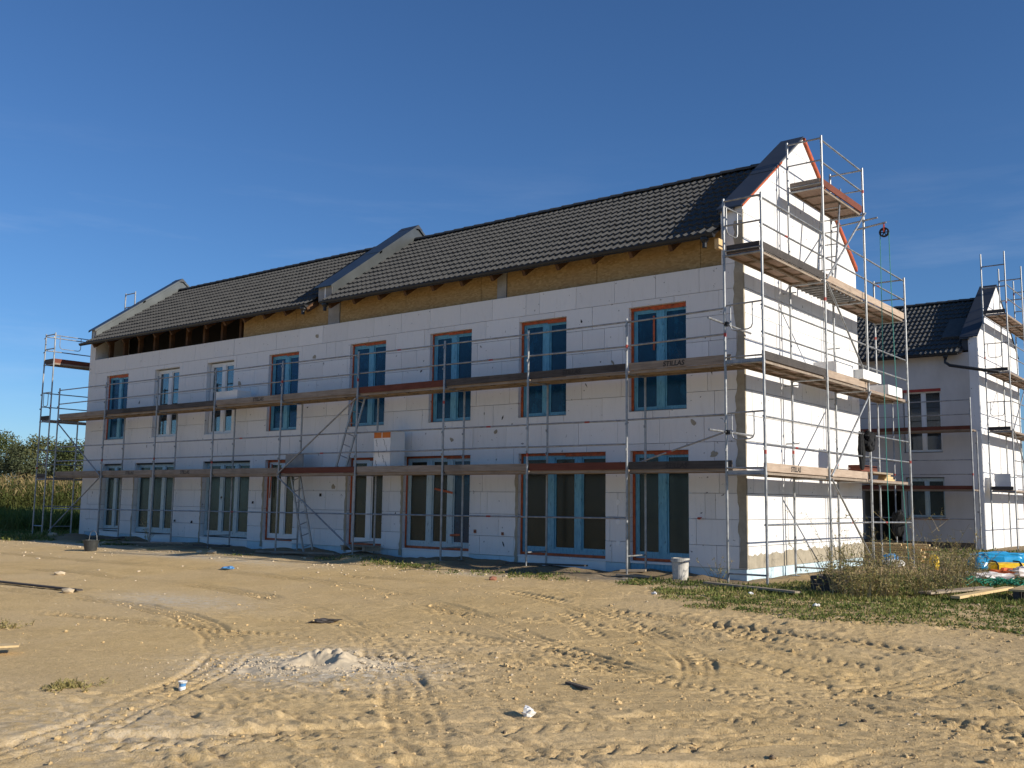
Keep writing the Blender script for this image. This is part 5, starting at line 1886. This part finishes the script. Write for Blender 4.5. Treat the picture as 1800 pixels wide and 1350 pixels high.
def dry_weed(label, c, h, spread, nst, nlf, seed, green=0.3, group='dry weeds by the gable'):
    rr_ = random.Random(seed)
    zz = H(c[0], c[1])
    t_ = thing('weed_bush', label, 'weed', (c[0], c[1], zz), group)
    st, lf = MB(), MB()
    for k in range(nst):
        a_ = rr_.uniform(0, 6.28)
        r_ = abs(rr_.gauss(0, spread * 0.45))
        bx_ = Vector((c[0] + r_ * math.cos(a_), c[1] + r_ * math.sin(a_), 0))
        bx_.z = H(bx_.x, bx_.y) - 0.02
        hh = h * min(1.5, rr_.uniform(0.3, 0.95) * (1.5 if rr_.random() < 0.10 else 1))
        lean = Vector((math.cos(a_), math.sin(a_), 0)) * rr_.uniform(0.05, 0.55) * hh + Vector((rr_.gauss(0, 0.08), rr_.gauss(0, 0.08), 0))
        pts = [bx_ + lean * (f ** 1.6) + Vector((0, 0, hh * f)) for f in (0, 0.25, 0.5, 0.75, 1)]
        st.tube(pts, 0.006, 3, 0, 0.002)
        brs = [pts]
        for b in range(rr_.randint(2, 5)):
            f = rr_.uniform(0.3, 0.95)
            i = min(3, int(f * 4))
            p = pts[i].lerp(pts[i + 1], f * 4 - i)
            dv = rdir(rr_, 0.7) * hh * rr_.uniform(0.12, 0.32)
            bp_ = [p, p + dv * 0.5, p + dv + Vector((0, 0, rr_.uniform(-0.04, 0.03)))]
            st.tube(bp_, 0.003, 3, 0, 0.0012)
            brs.append(bp_)
        for q_ in range(nlf):
            br = rr_.choice(brs)
            f = rr_.random() ** 0.7
            i = min(len(br) - 2, int(f * (len(br) - 1)))
            p = br[i].lerp(br[i + 1], rr_.random())
            rel = (p.z - zz) / max(0.1, h)
            g_ = rr_.random() < green * (1.2 - rel)
            leafquad(lf, p, rdir(rr_, 0.2), rdir(rr_), rr_.uniform(0.02, 0.06), rr_.uniform(0.008, 0.02) * (1.5 if g_ else 1), 0 if not g_ else 1)
    tag(st.build('stems', 'weed_stem', t_), None, kind='stuff')
    tag(lf.build('leaves', ['bush_leaf', 'weed_leaf'], t_), None, kind='stuff')


WB = [((2.35, -1.55), 1.05, 0.50, 60, 60, 'tall straw-coloured weed clump right of the gable corner'),
      ((2.75, -1.95), 0.80, 0.45, 55, 60, 'straw weed clump with bare stalks in front of the tall one'),
      ((3.05, -1.35), 0.75, 0.50, 55, 60, 'dense brown weed clump in the middle of the weeds'),
      ((2.55, -0.55), 1.00, 0.45, 50, 55, 'brown weed clump behind the straw-coloured one'),
      ((3.35, -0.75), 0.85, 0.45, 50, 55, 'brown weed clump right of the dense one'),
      ((3.55, 0.25), 0.80, 0.45, 50, 50, 'low brown weed clump by the grey plank'),
      ((2.30, 0.95), 1.15, 0.40, 14, 45, 'tall thin weed before the lumber stack'),
      ((3.15, 1.30), 0.95, 0.45, 45, 50, 'brown weed clump before the small yellow sack'),
      ((3.20, 2.60), 0.95, 0.50, 45, 45, 'brown weed clump left of the pale netting'),
      ((2.35, 2.90), 1.10, 0.45, 40, 45, 'reddish brown weed clump behind the others'),
      ((1.45, 1.30), 1.30, 0.25, 14, 40, 'tall feathery weed against the gable scaffold foot'),
      ((1.55, 3.40), 0.90, 0.40, 24, 40, 'tall brown weed under the far gable scaffold'),
      ((2.55, 4.60), 1.15, 0.55, 40, 40, 'pale spiky weed before the blue tarpaulin'),
      ((1.75, 0.00), 0.75, 0.45, 40, 45, 'low weed clump behind the dark crate')]
for k, (c, h, sp, ns, nl, lab) in enumerate(WB):
    dry_weed(lab, c, h * (0.88 if k not in (0, 6, 10, 12) else 0.95), sp, int(ns * 0.8), int(nl * 0.42), 100 + k, 0.30)
dry_weed('thin dry stalks by the white bucket and the corner post', (-0.15, -0.95), 0.55, 0.15, 9, 10, 200, 0.1)
dry_weed('small dry weed at the wall foot near the far end', (-19.1, -0.75), 0.75, 0.2, 10, 14, 201, 0.1)
dry_weed('flat dry tuft on the sand at the left front', (-0.1, -13.02), 0.045, 0.22, 60, 14, 202, 0.0)
dry_weed('bleached straw tuft at the left edge', (-4.45, -11.6), 0.12, 0.35, 40, 8, 203, 0.0)

# low weeds and grass as ground cover
POLY = [(-1.7, -1.9), (-0.9, -2.5), (0.3, -3.6), (1.4, -4.5), (2.3, -4.75), (3.6, -4.75), (5.5, -4.35), (9.5, -4.0), (9.5, 6.0), (4.0, 7.0), (2.6, 5.5), (1.2, 2.0), (0.6, -1.0), (-0.6, -1.2)]


def inpoly(x, y, P):
    c_ = False
    for i in range(len(P)):
        (x1, y1), (x2, y2) = P[i], P[i - 1]
        if (y1 > y) != (y2 > y) and x < (x2 - x1) * (y - y1) / (y2 - y1) + x1:
            c_ = not c_
    return c_


gc = MB()
rr = random.Random(77)


def tuft(x, y, n, hmax, w=0.02):
    z = H(x, y)
    for _ in range(n):
        p = (x + rr.gauss(0, 0.05), y + rr.gauss(0, 0.05), z - 0.005)
        dv = rdir(rr, 0.9)
        leafquad(gc, p, dv, rdir(rr), rr.uniform(0.35, 1) * hmax, w * rr.uniform(0.6, 1.4), 0 if rr.random() > 0.22 else 1)


n_ = 0
while n_ < 9000:
    x, y = rr.uniform(-1.8, 7.0), rr.uniform(-4.9, 4.0)
    ex, ey = x + 0.5 * float(vnoise(np.array(x * 1.6), np.array(y * 1.6))), y + 0.7 * float(vnoise(np.array(x * 1.9 + 7), np.array(y * 1.9)))
    if not inpoly(ex, ey, POLY):
        continue
    dn = float(fbm(np.array(x * 0.9 + 3), np.array(y * 1.3 + 5), 3))
    if rr.random() > 0.62 + 1.5 * dn + 0.3 * (y > -3.8 and x > 1.2):
        continue
    tuft(x, y, 7, 0.05 + 0.05 * max(0, dn + 0.2) + (0.04 if y > -2.6 else 0))
    n_ += 1
# scattered tufts along the wall foot and the far edge of the yard
for _ in range(1500):
    x = rr.uniform(-24, -1.5)
    y = rr.gauss(-2.0, 0.45)
    if y > -0.95 or float(fbm(np.array(x * 0.8), np.array(y * 0.8 + 20), 2)) < 0.10 - 0.25 * (-5.2 < x < -3.0):
        continue
    tuft(x, y, 8, 0.09)
for _ in range(3000):
    x, y = rr.uniform(-36, -22.5), rr.uniform(-4.5, 4)
    if y < -3.0 - 0.08 * (x + 24) + 0.6 * rr.random() - 0.2 or (x > -25 and y > -1.6):
        continue
    tuft(x, y, 7, 0.20, 0.04)
for _ in range(2200):
    tuft(rr.uniform(-9, 8), rr.uniform(8.5, 17.5), 4, 0.14, 0.04)
tag(gc.build('ground_cover', ['ground_leaf', 'bush_leaf']), None, kind='stuff')

# tall shaded grass before the maize
tg = MB()
rr = random.Random(31)
for _ in range(5200):
    x, y = rr.uniform(-39.5, -29.5), rr.uniform(-6, 14)
    if y < -2.2 - 0.35 * (x + 29.5) * -0.35:
        continue
    for k in range(3):
        leafquad(tg, (x, y, 0.28), rdir(rr, 1.8), rdir(rr), rr.uniform(0.5, 1.15), rr.uniform(0.03, 0.07))
tag(tg.build('tall_grass', 'ground_leaf'), 'tall grass in the shade before the maize', kind='stuff')

# maize beyond the far end
cm_ = MB()
rr = random.Random(9)
for ix in range(26):
    for iy in range(150):
        x = -40.5 - ix * 0.75 + rr.uniform(-0.12, 0.12)
        y = -8 + iy * 0.26 + rr.uniform(-0.08, 0.08)
        if ix > 5 and rr.random() < 0.45:
            continue
        hh = rr.uniform(1.85, 2.35)
        z = 0.3
        cm_.tube([(x, y, z), (x + rr.gauss(0, 0.04), y + rr.gauss(0, 0.04), z + hh)], 0.014, 3)
        for k in range(7):
            f = 0.18 + 0.75 * k / 7 + rr.uniform(-0.03, 0.03)
            a_ = rr.uniform(0, 6.28)
            d_ = Vector((math.cos(a_), math.sin(a_), 0))
            s_ = Vector((-d_.y, d_.x, 0))
            p0 = Vector((x, y, z + hh * f))
            ln = rr.uniform(0.35, 0.6)
            p1 = p0 + d_ * ln * 0.5 + Vector((0, 0, 0.22))
            p2 = p0 + d_ * ln + Vector((0, 0, rr.uniform(-0.15, 0.15)))
            w_ = 0.045
            mi = 0 if (f < 0.62 or rr.random() < 0.35) else 1  # lower leaves darker green: shade low in the maize put into the colour
            cm_.face([p0, p1 + s_ * w_, p2, p1 - s_ * w_], mi)
        for k in range(4):
            leafquad(cm_, (x, y, z + hh), rdir(rr, 1.0), rdir(rr), 0.32, 0.03, 1)
tag(cm_.build('corn_field', ['corn_leaf', 'corn_top']), 'ripe maize field beyond the far end of the terrace', kind='stuff')


def tree(label, c, h, r, mat, seed, nl=4200):
    rr_ = random.Random(seed)
    t_ = thing('tree', label, 'tree', (c[0], c[1], 0.3), 'trees beyond the maize field')
    tk, cw = MB(), MB()
    tk.tube([(c[0], c[1], 0.2), (c[0] + 0.1, c[1], h * 0.35), (c[0] + 0.25, c[1] + 0.1, h * 0.75)], 0.20, 7, 0, 0.05)
    lobes = []
    for k in range(16):
        a_ = rr_.uniform(0, 6.28)
        zz_ = rr_.uniform(0.16, 0.88)
        rad = r * (1 - abs(zz_ - 0.42) * 1.05) * rr_.uniform(0.35, 0.95)
        p = Vector((c[0] + rad * math.cos(a_), c[1] + rad * math.sin(a_), 0.3 + h * zz_))
        lobes.append((p, r * rr_.uniform(0.28, 0.50)))
        tk.tube([(c[0] + 0.1, c[1], 0.3 + h * max(0.1, zz_ - 0.25)), tuple(p)], 0.06, 4, 0, 0.02)
    lobes.append((Vector((c[0], c[1], 0.3 + h * 0.86)), r * 0.34))
    for k in range(nl):
        p, lr = lobes[rr_.randrange(len(lobes))]
        d_ = rdir(rr_)
        q_ = p + d_ * lr * (rr_.random() ** 0.4) * rr_.uniform(0.75, 1.15)
        if q_.z < 0.35:
            continue
        leafquad(cw, q_, rdir(rr_), (d_ + rdir(rr_) * 0.6), rr_.uniform(0.18, 0.36), rr_.uniform(0.10, 0.2))
    tk.build('trunk', 'bark', t_)
    cw.build('crown', mat, t_)


TL = [(-230, 116, 9.0, 3.6), (-150, 112, 8.2, 3.4), (-75, 118, 8.8, 3.6), (-12, 110, 8.4, 3.3), (18, 118, 9.4, 3.3), (42, 108, 7.2, 2.9), (64, 116, 7.8, 2.9), (88, 110, 8.2, 3.0), (110, 118, 7.9, 3.0), (134, 110, 8.0, 3.0), (162, 118, 8.6, 3.4), (200, 114, 8.2, 3.4)]
TLAB = ['tree farthest left beyond the picture edge', 'second tree beyond the left picture edge', 'tree just outside the left picture edge', 'olive tree at the very left edge above the maize', 'tallest olive-green tree at the left edge', 'lower yellow-green tree right of the tallest one', 'grey-green tree seen left of the scaffold posts', 'green tree behind the outer scaffold posts', 'dense green tree seen through the left scaffold', 'dark green tree just left of the terrace end wall', 'tree mostly hidden behind the terrace end wall', 'tree hidden behind the terrace']
for k, (u, d, h, r_) in enumerate(TL):
    p = CAM + (fw + (u - 900) / FPX * rt) * d
    if u < -60 or u > 190:
        continue
    tree(TLAB[k], (p.x, p.y), h, r_, ('leaf_a', 'leaf_b', 'leaf_c')[k % 3], 300 + k)
# dense hedge of undergrowth under the trees
hd = MB()
rr = random.Random(55)
for _ in range(9000):
    u = rr.uniform(-120, 230)
    d = rr.uniform(104, 120)
    p = CAM + (fw + (u - 900) / FPX * rt) * d
    z = 0.3 + abs(rr.gauss(0, 1.7)) * (0.7 + 0.6 * float(vnoise(np.array(u * 0.06), np.array(1.0))))
    leafquad(hd, (p.x, p.y, min(z, 5.2)), rdir(rr), rdir(rr), rr.uniform(0.25, 0.5), rr.uniform(0.14, 0.26))
tag(hd.build('undergrowth', 'leaf_b'), 'undergrowth below the far trees', kind='stuff')

for o in bpy.data.objects:
    if '_w' in o:
        del o['_w']
